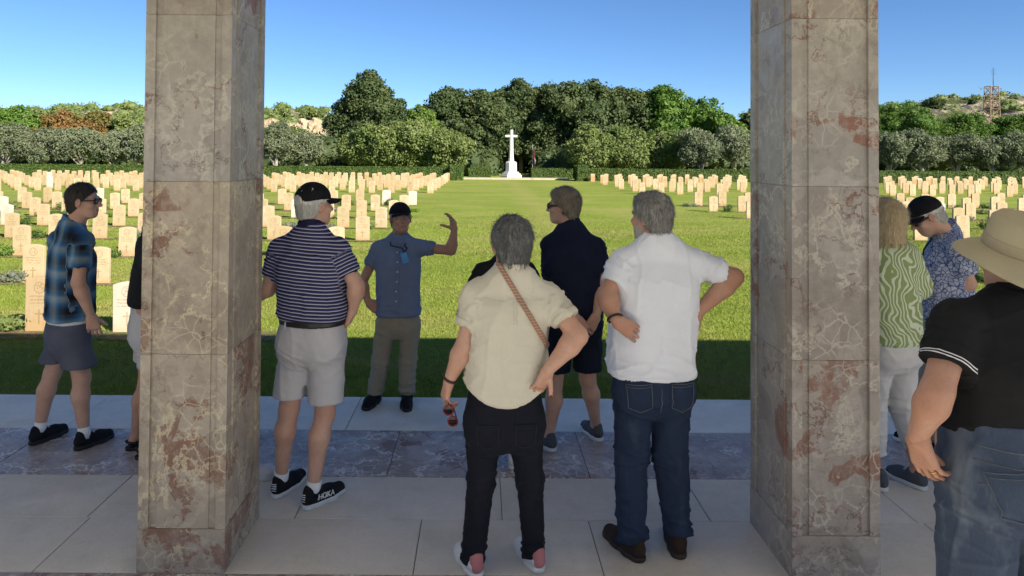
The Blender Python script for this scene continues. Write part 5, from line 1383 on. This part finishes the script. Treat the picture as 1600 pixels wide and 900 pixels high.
        if lens:
            for k in (-1, 1):
                m2 = MB(); v, q = blob((k * .035, .097, .0005), (.0245, .003, .0175), 14, 7, 0); m2.add(v, q); m2.xf(s.hR * s.hs, s.j['head']); s.addmb('lens', m2, lens, o)
        return s
    def wristband(s, n, mat, u=.96, r=.032, minor=.004, width=.005, name='bracelet'):
        E, W = s.j['e' + n], s.j['w' + n]; c = E + (W - E) * u; return s.addmb(name, ring_mesh(c, W - E, r, minor, width), mat)

plain('stitch_dark', (0.03, 0.03, 0.04), .9, .1)
GRP = 'visitors listening under the portico'
def zat(py, Y, px=800): return at(px, py, Y)[2]

# 1 - plaid shirt, left
p = Person('man in a blue plaid shirt and slate shorts standing left of the left pillar', 4.72, 52,
           dict(head=(131, 314, 0), neck=(112, 350, 0), pelvis=(109, 512, 0), sR=(131, 374, -.15), sL=(90, 372, .13), eR=(122, 441, -.20), wR=(142, 493, -.12), eL=(96, 441, .25), wL=(112, 490, .32), kR=(128, 590, -.08), kL=(82, 583, .03)),
           feet={'L': (47, 697, 20), 'R': (117, 705, 26)}, hphi=82, skin='skin_fair', chest=(.195, .135), waist=(.185, .14), hip=(.19, .145), arm=.98, leg=.98, head={}, seed=1)
p.hand('R', (.15, .12, -1), (-.45, .85, 0), curl=(.4, .5, .35)); p.hand('L', (.1, .1, -1), (.4, -.8, 0)); p.body()
p.shirt('shirt_plaid', zat(496, 4.72, 109), .66, (.070, .070), fold=.006, collar='shirt_plaid', ease=.008)
z = zat(496, 4.72, 109); P_ = p.j['pelvis']; f = Field(); f.loft([(z - .05, P_[0], P_[1], .178, .133), (z, P_[0], P_[1], .182, .137), (z + .06, P_[0], P_[1], .182, .137)], p.r, z0=z - .022, z1=z + .05); v, q = f.mesh(.008); p.add('undershirt', v, q, 'undershirt')
p.pants('shorts_slate', z + .02, zat(567, 4.72, 109), .098, short=True, hem_r=.108, name='shorts', seat=.098, fold=.004)
p.shoes('trainer', 'shoe_black', 'sole_black', .285, sock='sock_white'); p.hair('short', 'hair_dark'); p.glasses()

# 2 - black polo, mostly behind the left pillar
p = Person('person in black polo and light grey shorts half hidden behind the left pillar', 4.5, 60,
           dict(pelvis=(240, 505, 0), head=(268, 322, 0), neck=(256, 356, 0)), feet={'L': (197, 705, 40), 'R': (212, 719, 45)}, H=1.84, hphi=70, chest=(.20, .15), waist=(.19, .16), hip=(.185, .15), seed=2)
p.j['sR'] += p.f * .0; p.hand('R', (.1, .1, -1), (-.4, .8, 0)); p.hand('L', (.1, .1, -1), (.4, -.8, 0)); p.body()
p.shirt('polo_black', zat(473, 4.5, 220), .6, fold=.005, collar='polo_black', ease=.01); p.pants('shorts_grey', zat(472, 4.5, 220) + .01, zat(570, 4.5, 220), .098, short=True, hem_r=.100, name='shorts')
p.shoes('sandal', 'shoe_brown', 'sole_black', .28); p.hair('short', 'hair_dark')

# 3 - hidden behind the left pillar, one pale shoe shows
p = Person('person hidden behind the left pillar with one pale shoe showing at its right', 4.28, 40, dict(pelvis=(312, 520, 0)), feet={'R': (368, 750, 80), 'L': (295, 745, 20)}, H=1.66, long=True, seed=3, chest=(.17, .12), waist=(.16, .12), hip=(.17, .12))
for n, k in (('R', .16), ('L', -.16)): p.j['e' + n] = p.j['s' + n] + p.f * .02 - (0, 0, .29); p.j['w' + n] = p.j['e' + n] + p.f * .1 - (0, 0, .23)
p.hand('R', (0, .2, -1), (-.6, .5, 0)); p.hand('L', (0, .2, -1), (.6, -.5, 0)); p.body()
p.shirt('shirt_blue', .82, .6, fold=.005, collar='shirt_blue'); p.pants('khaki', .9, .10, .085, .065, .055); p.shoes('trainer', 'shoe_white', 'sole_white', .28); p.hair('thick', 'hair_sandy')

# 4 - striped polo
p = Person('man in a navy and white striped polo, black cap and light grey shorts', 3.92, 12,
           dict(head=(492, 320, 0.02), neck=(486, 356, 0), pelvis=(489, 520, 0), sR=(530, 388, -.03), sL=(437, 386, .03), eR=(557, 447, -.06), wR=(552, 484, -.03), eL=(419, 452, .05), wL=(372, 470, .20), kR=(508, 645, 0), kL=(452, 638, .03)),
           feet={'L': (428, 780, 20), 'R': (474, 797, 38)}, hphi=46, skin='skin_fair', chest=(.195, .140), waist=(.192, .150), hip=(.190, .145), belly=.02, arm=1.05, leg=1.02, seed=4)
p.hand('R', (-.35, .35, -.85), (-.85, .1, .3), thumb=(-.92, -.22, -.15), curl=(.2, .25, .2), sc=1.05); p.hand('L', (0, .8, -.4), (.8, 0, -.4)); p.body()
zb = zat(499, 3.92, 489)
p.shirt('polo_striped', zb + .018, .66, (.072, .066), fold=.0075, tucked=True, collar='collar_navy', ease=.006)
p.pants('shorts_grey', zb + .026, {'R': zat(627, 3.92, 515), 'L': zat(621, 3.92, 460)}, .105, short=True, hem_r=.102, name='shorts', seat=.098, hk=1.0)
p.belt('leather_black', zb - .018, zb + .018)
for dx in (-.10, .125):
    c = P_ = p.j['pelvis'] + p.r * dx - p.f * .14; c = np.array([c[0], c[1], zb]); p.patch('pants', 'belt_loop', 'shorts_grey', c, .007, .026, grow=.016, h=.004)
p.shoes('trainer', 'shoe_black', 'sole_white', .30, sock='sock_white', lace='letter_white', w=1.05); p.hair('short', 'hair_white', .012); p.cap(opening=True)
# lettering on the outer side of the right shoe and white bars on the heels
a, M3, org = p.sh['R']
tc = bpy.data.curves.new('lettering', 'FONT'); tc.body = 'HOKA'; tc.size = .040; tc.extrude = .010; tc.align_x = 'CENTER'; tc.align_y = 'CENTER'; tc.shear = .25
to = link('lettering_curve', tc); tm = bpy.data.meshes.new_from_object(to.evaluated_get(bpy.context.evaluated_depsgraph_get())); bpy.data.objects.remove(to); tm.materials.clear(); to = link('lettering', tm, MAT['letter_white'], a)
loc = M3 @ np.array([.0445, .052, .052]) + org - p.loc
ax_x = M3 @ np.array([0., 1, -.10]); ax_z = M3 @ vn((.95, 0, .35)); ax_y = np.cross(ax_z, vn(ax_x))
to.matrix_local = Matrix(((*(vn(ax_x)[[0]]), ax_y[0], ax_z[0], loc[0]), (vn(ax_x)[1], ax_y[1], ax_z[1], loc[1]), (vn(ax_x)[2], ax_y[2], ax_z[2], loc[2]), (0, 0, 0, 1)))
for n in 'LR':
    a, M3, org = p.sh[n]; mb = MB()
    for i in range(4): mb.tube([(-.016, -.066 - .002 * (i == 1), .048 + i * .012), (.0, -.071, .049 + i * .012), (.016, -.066, .050 + i * .012)], .0028, 5)
    mb.xf(M3, org); p.addmb('heel_bars', mb, 'letter_white', a)

# 5 - guide facing the camera
p = Person('guide in a blue shirt and khaki trousers facing the group with one arm raised', 5.43, 176,
           dict(head=(625.5, 341, 0), neck=(624, 371, 0.02), pelvis=(622, 497, 0), sR=(592, 386, 0), sL=(654, 384, 0), eR=(566, 441, .05), wR=(575, 472, -.04), eL=(705, 391, -.06), wL=(710, 360, -.12)),
           feet={'R': (592, 624, 196), 'L': (636, 625, 174)}, hphi=158, htilt=-6, skin='skin_tan', chest=(.170, .120), waist=(.165, .125), hip=(.172, .125), arm=.93, leg=.95, hscale=.98, long=True, seed=5)
p.hand('R', (.72, -.25, -.5), (.5, .5, -.3), curl=(.5, .6, .4)); p.hand('L', (-.15, -.2, 1), (-.75, -.55, 0), thumb=(-.95, -.25, .22), curl=(.35, .5, .35), tcurl=.1, sc=.92); p.body()
p.shirt('shirt_blue', zat(492, 5.43, 622), .50, (.060, .058), fold=.007, collar='shirt_blue', ease=.006); p.pants('khaki', zat(490, 5.43) + .03, .085, .086, .066, .060, fold=.006, seat=.085, stack=1.3)
p.shoes('trainer', 'shoe_black', 'sole_black', .28); p.hair('sides', 'hair_grey', .012); p.cap(); p.eyes()
N_ = p.j['neck']; bd = p.P(632, 402, -.172)
mb = MB(); mb.tube([N_ + p.r * .07 + (0, -.02, .005), N_ + p.r * .055 + (0, -.105, -.05), bd + (-.02, .0, .07), bd + (0, 0, .035)], .0055, 6); mb.tube([N_ - p.r * .07 + (0, -.02, .005), N_ - p.r * .055 + (0, -.105, -.05), bd + (.02, .0, .07), bd + (0, 0, .035)], .0055, 6); o = p.addmb('lanyard', mb, 'lanyard_dark')
mb = MB(); mb.box((-.026, -.006, -.045), (.026, .006, .038), .004); mb.xf(np.array(Matrix.Rotation(R(-18), 3, 'Y')), bd); p.addmb('badge', mb, 'badge_blue', o, False)
for i in range(6):
    q_ = N_ + np.array([.004 * math.sin(i), 0, -.10 - i * .075]); d = np.array([q_[0], q_[1] - .136 - .003 * i, q_[2]])
    p.addmb('button', MB().tube([d + (0, .012, 0), d + (0, -.004, 0)], .005, 8), 'letter_white', p.shirt_o)
tr = p.bvh(p.shirt_o); nz_ = N_[2]
for u_ in (-.018, .018): p.shirt_seam(tr, [(u_, nz_ - .07 - .50 * q_ / 26) for q_ in range(27)], 'shirt_blue', .0026, False, 'placket')
for k in (-1, 1):
    mb = MB(); a_ = N_ + (k * .060, -.02, .030); b_ = N_ + (k * .052, -.085, .010); c_ = N_ + (k * .030, -.118, -.055); d_ = N_ + (k * .006, -.100, -.015)
    mb.add([a_, b_, c_, d_, a_ + (0, .004, -.012), b_ + (0, .012, -.01), c_ + (0, .012, 0), d_ + (0, .012, 0)], [(0, 1, 2, 3), (7, 6, 5, 4), (0, 4, 5, 1), (1, 5, 6, 2), (2, 6, 7, 3), (3, 7, 4, 0)]); p.addmb('collar_point', mb, 'shirt_blue', p.shirt_o, False)

# 6 - cream blouse woman
p = Person('grey haired woman in a cream blouse and black trousers with a woven bag strap', 3.25, -4,
           dict(head=(797, 382, 0.02), neck=(800, 421, 0), pelvis=(787, 640, 0), sR=(858, 462, 0), sL=(743, 457, 0), eR=(903, 525, -.10), wR=(856, 578, -.14), eL=(727, 540, -.02), wL=(702, 594, 0), kR=(828, 745, .02), kL=(752, 750, .02)),
           feet={'L': (748, 906, -24), 'R': (845, 897, -22)}, hphi=-22, skin='skin_fair', chest=(.170, .116), waist=(.184, .124), hip=(.190, .135), arm=1.08, leg=1.0, head={'female': True}, hscale=.99, long=True, seed=6)
p.hand('L', (-.25, .05, -1), (.9, .35, 0), curl=(.55, .7, .5), sc=.95); th, _ = p.hand('R', (-.35, .25, -.9), (-.5, .7, .1), thumb=(.16, -.2, -.95), curl=(.3, .3, .2), sc=.98); p.body()
p.shirt('linen_cream', zat(606, 3.25, 787), .60, (.074, .068), name='blouse', fold=.0075, hem_curve=.055, ease=.010, collar='linen_cream')
for n in 'RL':   # rolled cuffs
    S, end, d, r_ = p.sl[n]; f = Field(); f.cone(end - d * .06, end + d * .05, r_ + .003, r_ + .004, cut=[(end + d * .002, d), (end - d * .030, -d)]); v, q = f.mesh(.008); v = smooth_v(v, q, 1, .3); p.add('cuff', v, q, 'linen_cream', p.shirt_o)
p.pants('denim_black', zat(612, 3.25) + .05, {'R': zat(868, 3.35), 'L': zat(879, 3.3)}, .094, .064, .053, fold=.004, seat=.100)
tr = p.bvh(p.pants_o); pz = p.j['pelvis'][2]
for k in (-1, 1): p.pocket(tr, k * .085, pz - .075, .058, .062, 'denim_black', 'stitch_dark', -.05 * k)
p.shoes('trainer', 'shoe_white', 'sole_white', .265, w=.98)
for n in 'LR':
    a, M3, org = p.sh[n]; f = Field(); f.cone((0, -.040, .05), (0, -.032, .088), .0325, .034, cut=[((0, -.028, 0), (0, 1., 0))]); v, q = f.mesh(.005); p.add('heel_counter', v @ M3.T + org, q, 'shoe_pink', a)
    mb = MB(); A = p.j['a' + n]; mb.tube([A - (0, 0, .01), A + (0, 0, .06)], [.036, .036], 12); p.addmb('sock', mb, 'shoe_pink')
p.hair('woman_short', 'hair_saltpepper'); p.glasses(None, 'frame_black', True)
tr = p.bvh(p.shirt_o); nz_ = p.j['neck'][2]
for u_ in (.030, .044): p.shirt_seam(tr, [(u_, nz_ - .13 - .10 * q_ / 10) for q_ in range(11)], 'linen_cream', .0028, name='pleat')
p.shirt_seam(tr, [(-.15 + .32 * q_ / 24, nz_ - .125 + .004 * math.sin(q_ * .5)) for q_ in range(25)], 'linen_cream', .0022, name='yoke_seam')
# strap of the bag across the back
a, b = p.P(781, 416, -.13), p.P(853, 535, -.13); d = vn(b - a); nrm = np.cross(d, p.f); c = (a + b) / 2
v, q = p.shirt_field.mesh(.006, np.minimum(a, b) - (.05, .12, .03), np.maximum(a, b) + (.05, .2, .03), .012, [[(c + nrm * .012, nrm), (c - nrm * .012, -nrm), (p.j['neck'] - p.f * .02, p.f), (b + d * .05, d)]])
p.add('bag_strap', v, q, 'strap_woven')
p.wristband('L', 'strap_brown', .965, .031, .0045, .007, 'watch_strap')
mb = MB(); v, q = blob(th + (0, -.007, 0), (.006, .004, .007), 10, 7, 0); mb.add(v, q); p.addmb('fingernail', mb, 'nail_red')
# sunglasses held in her left hand: a thing of their own
c = p.P(704, 650, -.02); e = empty('sunglasses', c); tag(e, 'red framed sunglasses held by the woman in the cream blouse', 'sunglasses')
Mg = np.array(Matrix.Rotation(R(72), 3, 'Y')) @ np.array(Matrix.Rotation(R(20), 3, 'Z')); mb = MB()
for k in (-1, 1):
    mb.tube([(k * .034 + .028 * math.cos(t_), 0, .023 * math.sin(t_)) for t_ in np.linspace(0, math.tau, 19)], .0038, 6, False)
    mb.tube([(k * .062, 0, .010), (k * .064, .06, .012), (k * .058, .12, .006)], .003, 6)
mb.tube([(-.008, 0, .008), (.008, 0, .008)], .0035, 6); mb.xf(Mg, (0, 0, 0)); mb.build('frame', MAT['lens_red'], e, True)
for k in (-1, 1):
    m2 = MB(); v, q = blob((k * .034, 0, 0), (.027, .003, .022), 14, 7, 0); m2.add(v, q).xf(Mg, (0, 0, 0)); m2.build('lens', MAT['lens_dark'], e, True)

# 7 - person in black in front of her, nearly hidden
p = Person('person in a black top almost hidden behind the woman in the cream blouse', 4.33, 0, dict(pelvis=(790, 548, 0), head=(796, 378, 0), neck=(789, 408, 0), sR=(822, 421, 0), sL=(757, 423, 0), eL=(724, 489, -.03), wL=(748, 530, .12)), feet={'L': (772, 738, -15), 'R': (802, 736, 10)}, H=1.62, hphi=0, skin='skin_fair', chest=(.16, .115), waist=(.15, .11), hip=(.16, .12), seed=7)
p.hand('R', (0, .1, -1), (-.9, 0, 0)); p.hand('L', (.6, .5, -.5), (.5, .2, .7)); p.body(); p.shirt('polo_black', zat(545, 4.33), .55, collar='polo_black'); p.pants('shorts_navy', zat(540, 4.33) + .02, .52, .09, short=True, hem_r=.088, name='shorts'); p.shoes('trainer', 'shoe_white', 'sole_white', .26, sock='sock_white'); p.hair('short', 'hair_saltpepper')

# 8 - navy polo
p = Person('man in a navy polo and dark shorts with hands clasped behind his back', 4.68, -8,
           dict(head=(880, 322, 0), neck=(892, 352, 0), pelvis=(897, 502, 0), sR=(931, 384, 0), sL=(861, 380, 0), eR=(941, 448, -.06), wR=(932, 493, -.17), eL=(869, 450, -.06), wL=(902, 498, -.18), kR=(918, 592, .02), kL=(866, 600, 0)),
           feet={'R': (938, 691, -17), 'L': (866, 707, -28)}, hphi=-66, skin='skin_fair', chest=(.195, .135), waist=(.185, .135), hip=(.18, .135), arm=.98, leg=1.0, seed=8)
p.hand('R', (-.45, .12, -.88), (-.1, 1, 0), thumb=(-.75, -.1, -.5), curl=(.4, .5, .3)); p.hand('L', (.55, -.08, -.75), (.1, 1, 0), curl=(.5, .6, .4)); p.body()
p.shirt('polo_navy', zat(512, 4.68), .62, (.074, .073), fold=.006, collar='polo_navy', ease=.010); p.pants('shorts_navy', zat(508, 4.68), zat(579, 4.68), .098, short=True, hem_r=.100, name='shorts')
p.shoes('trainer', 'shoe_grey', 'sole_white', .285); p.hair('thick', 'hair_sandy'); p.glasses(temple=.0045)

# 9 - white tee
p = Person('grey haired man in a white T-shirt and dark jeans, hands on hips', 3.46, -4,
           dict(head=(1016, 339, .02), neck=(1027, 372, 0), pelvis=(1019, 590, 0), sR=(1090, 409, 0), sL=(974, 405, 0), eR=(1147, 433, .0), wR=(1090, 488, -.04), eL=(948, 462, -.08), wL=(962, 500, -.17), kR=(1048, 715, .0), kL=(986, 712, .0)),
           feet={'L': (1003, 880, -26), 'R': (1062, 875, 6)}, hphi=-40, skin='skin_tan', chest=(.205, .140), waist=(.208, .148), hip=(.212, .148), belly=.03, arm=1.10, leg=1.08, head={'beard': (.40, .38, .36)}, hscale=.98, long=True, seed=9)
p.hand('L', (.80, .08, -.52), (.1, 1, -.1), thumb=(.97, -.10, .02), curl=(.35, .45, .35), sc=1.0); p.hand('R', (.0, .35, -.9), (-1, .1, 0), curl=(.3, .3, .2), sc=1.05); p.body()
p.shirt('tee_white', zat(583, 3.46), .68, (.074, .069), name='t_shirt', fold=.0085, ease=.008)
N_ = p.j['neck']; f = Field(); f.cone(N_ - (0, 0, .03), N_ + (0, 0, .06), .078, .070, cut=[(N_ + (0, 0, .012), vn((0, .35, 1.))), (N_ - (0, 0, .008), (0, 0, -1.))]); v, q = f.mesh(.007); v = smooth_v(v, q, 1, .3); p.add('neckband', v, q, 'tee_white', p.shirt_o)
p.pants('jeans_dark', zat(583, 3.46) + .06, {'R': zat(842, 3.42), 'L': zat(846, 3.42)}, .104, .081, .067, fold=.0065, seat=.104, stack=1.2, hk=.90)
tr = p.bvh(p.shirt_o); hz_ = zat(583, 3.46)
p.shirt_seam(tr, [(-.19 + .38 * q_ / 40, hz_ + .022) for q_ in range(41)], 'tee_white', .0016, name='hem_stitching')
tr = p.bvh(p.pants_o); pz = p.j['pelvis'][2]
for k in (-1, 1): p.pocket(tr, k * .105, pz - .055, .070, .078, 'jeans_dark', 'stitch', -.06 * k)
p.seam(tr, [(0.002 * math.sin(q_), pz - .01 - .12 * q_ / 14) for q_ in range(15)], 'stitch')
for k in (-1, 1): p.seam(tr, [(k * (.188 - .015 * q_ / 20), pz - .05 - .5 * q_ / 20) for q_ in range(21)], 'jeans_dark', .004)
p.shoes('trainer', 'shoe_brown', 'sole_brown', .30, w=1.08); p.hair('thick', 'hair_grey'); p.wristband('L', 'bracelet_black', .93, .036, .0055, .006)

# 10 - zebra blouse woman
p = Person('blond woman in a green and white zebra blouse and white trousers beside the right pillar', 4.12, -14,
           dict(head=(1378, 344, 0), neck=(1382, 380, 0), pelvis=(1392, 532, 0), sR=(1416, 399, 0), sL=(1348, 397, 0), eR=(1433, 447, .03), wR=(1440, 462, .22), eL=(1336, 447, .03), wL=(1350, 462, .22), kR=(1407, 630, 0), kL=(1365, 632, .02)),
           feet={'R': (1447, 768, -22), 'L': (1384, 770, -10)}, hphi=-22, skin='skin_tan', chest=(.168, .125), waist=(.165, .125), hip=(.172, .130), head={'female': True}, long=True, seed=10)
p.hand('R', (.1, .9, .1), (-.9, 0, 0)); p.hand('L', (.1, .9, .1), (.9, 0, 0)); p.body()
p.shirt('blouse_zebra', zat(533, 4.12, 1390), 1.06, (.076, .082), name='blouse', fold=.005, ease=.008); p.pants('pants_white', zat(530, 4.12, 1390) + .06, {'R': zat(708, 4.12, 1400), 'L': zat(716, 4.12, 1400)}, .092, .066, .054, fold=.005, stack=.5)
p.shoes('trainer', 'shoe_grey', 'sole_white', .265); p.hair('bob', 'hair_blond')

# 11 - print shirt man looking down
p = Person('man in a blue and white printed shirt and black cap looking down', 4.55, -62,
           dict(head=(1447, 338, 0), neck=(1478, 358, .02), pelvis=(1478, 505, 0), sL=(1496, 384, -.16), sR=(1465, 386, .16), eL=(1514, 444, -.17), wL=(1448, 458, -.05), eR=(1470, 444, .2), wR=(1438, 462, .1)),
           feet={'L': (1492, 715, -50), 'R': (1462, 708, -30)}, hphi=-76, htilt=32, skin='skin_fair', chest=(.195, .14), waist=(.185, .145), hip=(.182, .145), long=True, seed=11)
p.hand('L', (-.9, .2, 0), (.1, .2, 1), curl=(.5, .5, .3)); p.hand('R', (-.9, .1, .1), (.1, -.2, 1), curl=(.5, .5, .3)); p.body()
p.shirt('shirt_print', zat(500, 4.55, 1470), .72, (.074, .074), fold=.006, collar='shirt_print', ease=.010); p.pants('khaki', zat(498, 4.55, 1470) + .02, .09, .095, .08, .072); p.shoes('trainer', 'shoe_black', 'sole_white', .285); p.hair('sides', 'hair_white', .012); p.cap(); p.glasses(frm='frame_black', temple=.0045)
mb = MB(); nk = p.j['neck']; mb.tube([nk + p.r * -.075 + (0, -.02, .012), nk + p.f * .055 - p.r * .06 + (0, 0, -.01), nk + p.f * .13 - p.r * .05 + (0, 0, -.14), nk + p.f * .15 - p.r * .02 + (0, 0, -.30)], .006, 6); mb.tube([nk + p.r * -.075 + (0, -.02, .012), nk - p.f * .075 + (0, 0, .005), nk + p.r * .07 + (0, 0, .01)], .006, 6); p.addmb('lanyard', mb, 'lanyard_dark')

# 12 - foreground man with the sun hat
p = Person('large man in black polo, faded jeans and wide cream sun hat, foreground right', 2.2, -8,
           dict(head=(1586, 403, .02), neck=(1592, 462, 0), pelvis=(1572, 715, 0), sL=(1494, 498, -.02), sR=(1690, 505, 0), eL=(1464, 612, -.10), wL=(1433, 683, -.05), eR=(1735, 620, -.02), wR=(1745, 700, .03)),
           H=1.76, hphi=-10, skin='skin_tan', chest=(.205, .150), waist=(.200, .155), hip=(.222, .160), belly=.04, arm=1.06, leg=1.1, long=True, seed=12)
for n, k in (('R', 1), ('L', -1)):
    p.j['h' + n] = p.j['pelvis'] + p.r * k * .10 - (0, 0, .03); p.j['k' + n] = np.array([*(p.j['pelvis'] + p.r * k * .125)[:2], .47]); p.j['a' + n] = np.array([*(p.j['pelvis'] + p.r * k * .14)[:2], .085])
p.h = .0065
p.hand('L', (.34, .10, -.92), (.85, .35, .2), curl=(.30, .40, .3), thumb=(.70, -.05, -.55), sc=1.08); p.hand('R', (0, .1, -1), (-.9, .3, 0), sc=1.08); p.body()
p.shirt('polo_tipped', zat(672, 2.2, 1530), .62, (.080, .073), fold=.0045, collar='polo_black', ease=.010, hem_curve=.03)
p.pants('jeans_faded', zat(672, 2.2, 1530) + .06, .08, .118, .095, .085, fold=.007, seat=.120)
tr = p.bvh(p.pants_o); pz = p.j['pelvis'][2]; wz = zat(672, 2.2, 1530)
for k in (-1, 1): p.pocket(tr, k * .115, pz - .045, .078, .085, 'jeans_faded', 'stitch', -.16 * k)
p.seam(tr, [(0.003 * math.sin(q_), pz + .04 - .19 * q_ / 16) for q_ in range(17)], 'stitch', .0028); p.seam(tr, [(0.010 + 0.003 * math.sin(q_), pz + .04 - .19 * q_ / 16) for q_ in range(17)], 'stitch', .002)
for dz_ in (.012, -.030): p.seam(tr, [(-.20 + .40 * q_ / 30, wz - .012 + dz_ - .012 * math.sin(q_ / 30 * math.pi)) for q_ in range(31)], 'stitch', .0022)
for k in (-1, 1): p.seam(tr, [(k * (.06 + .14 * q_ / 14), pz + .005 - .025 * (q_ / 14)) for q_ in range(15)], 'stitch', .002)
p.shoes('trainer', 'shoe_brown', 'sole_brown', .30); p.hair('short', 'hair_grey', 0.0)
mb = MB(); rd = p.hands[0].ops[10]; mb = ring_mesh((rd[1] + rd[2]) / 2, rd[2] - rd[1], .0105, .0018, .0025); p.addmb('ring', mb, 'gold')
# the hat
HR = frame(R(-10), R(-17)); HC = p.j['head'] + HR @ np.array([0, -.012, -.022])
prof = [(.001, .172), (.045, .170), (.078, .160), (.090, .145), (.0945, .110), (.0975, .075), (.099, .052), (.101, .046)]
mb = MB(); n = 40
mb.lathe([(.001, .172), (.048, .170), (.080, .162), (.090, .148), (.0935, .110), (.0965, .052)], n); V = mb.v[0]; V[:, 1] *= 1.17; V[:, 2] += .004 * pn(V * 30); mb.xf(HR, HC); hat = p.addmb('sun_hat', mb, 'hat_straw')
mb = MB(); br = []
for r_, z_ in ((.094, .056), (.115, .048), (.140, .036), (.160, .022), (.168, .014), (.168, .010), (.158, .018), (.138, .031), (.113, .043), (.094, .050)): br.append((r_, z_))
mb.lathe(br, n); V = mb.v[0]; an = np.arctan2(V[:, 1], V[:, 0]); V[:, 2] += (np.hypot(V[:, 0], V[:, 1]) - .094) * (.10 * np.cos(2 * an) + .30 * np.sin(an) * (np.sin(an) < 0)); V[:, 1] *= 1.14; mb.xf(HR, HC); p.addmb('brim', mb, 'hat_straw', hat)
mb = MB(); mb.lathe([(.0975, .054), (.0995, .058), (.0985, .086), (.0955, .090)], n); V = mb.v[0]; V[:, 1] *= 1.17; mb.xf(HR, HC); p.addmb('hat_band', mb, 'hat_band', hat)
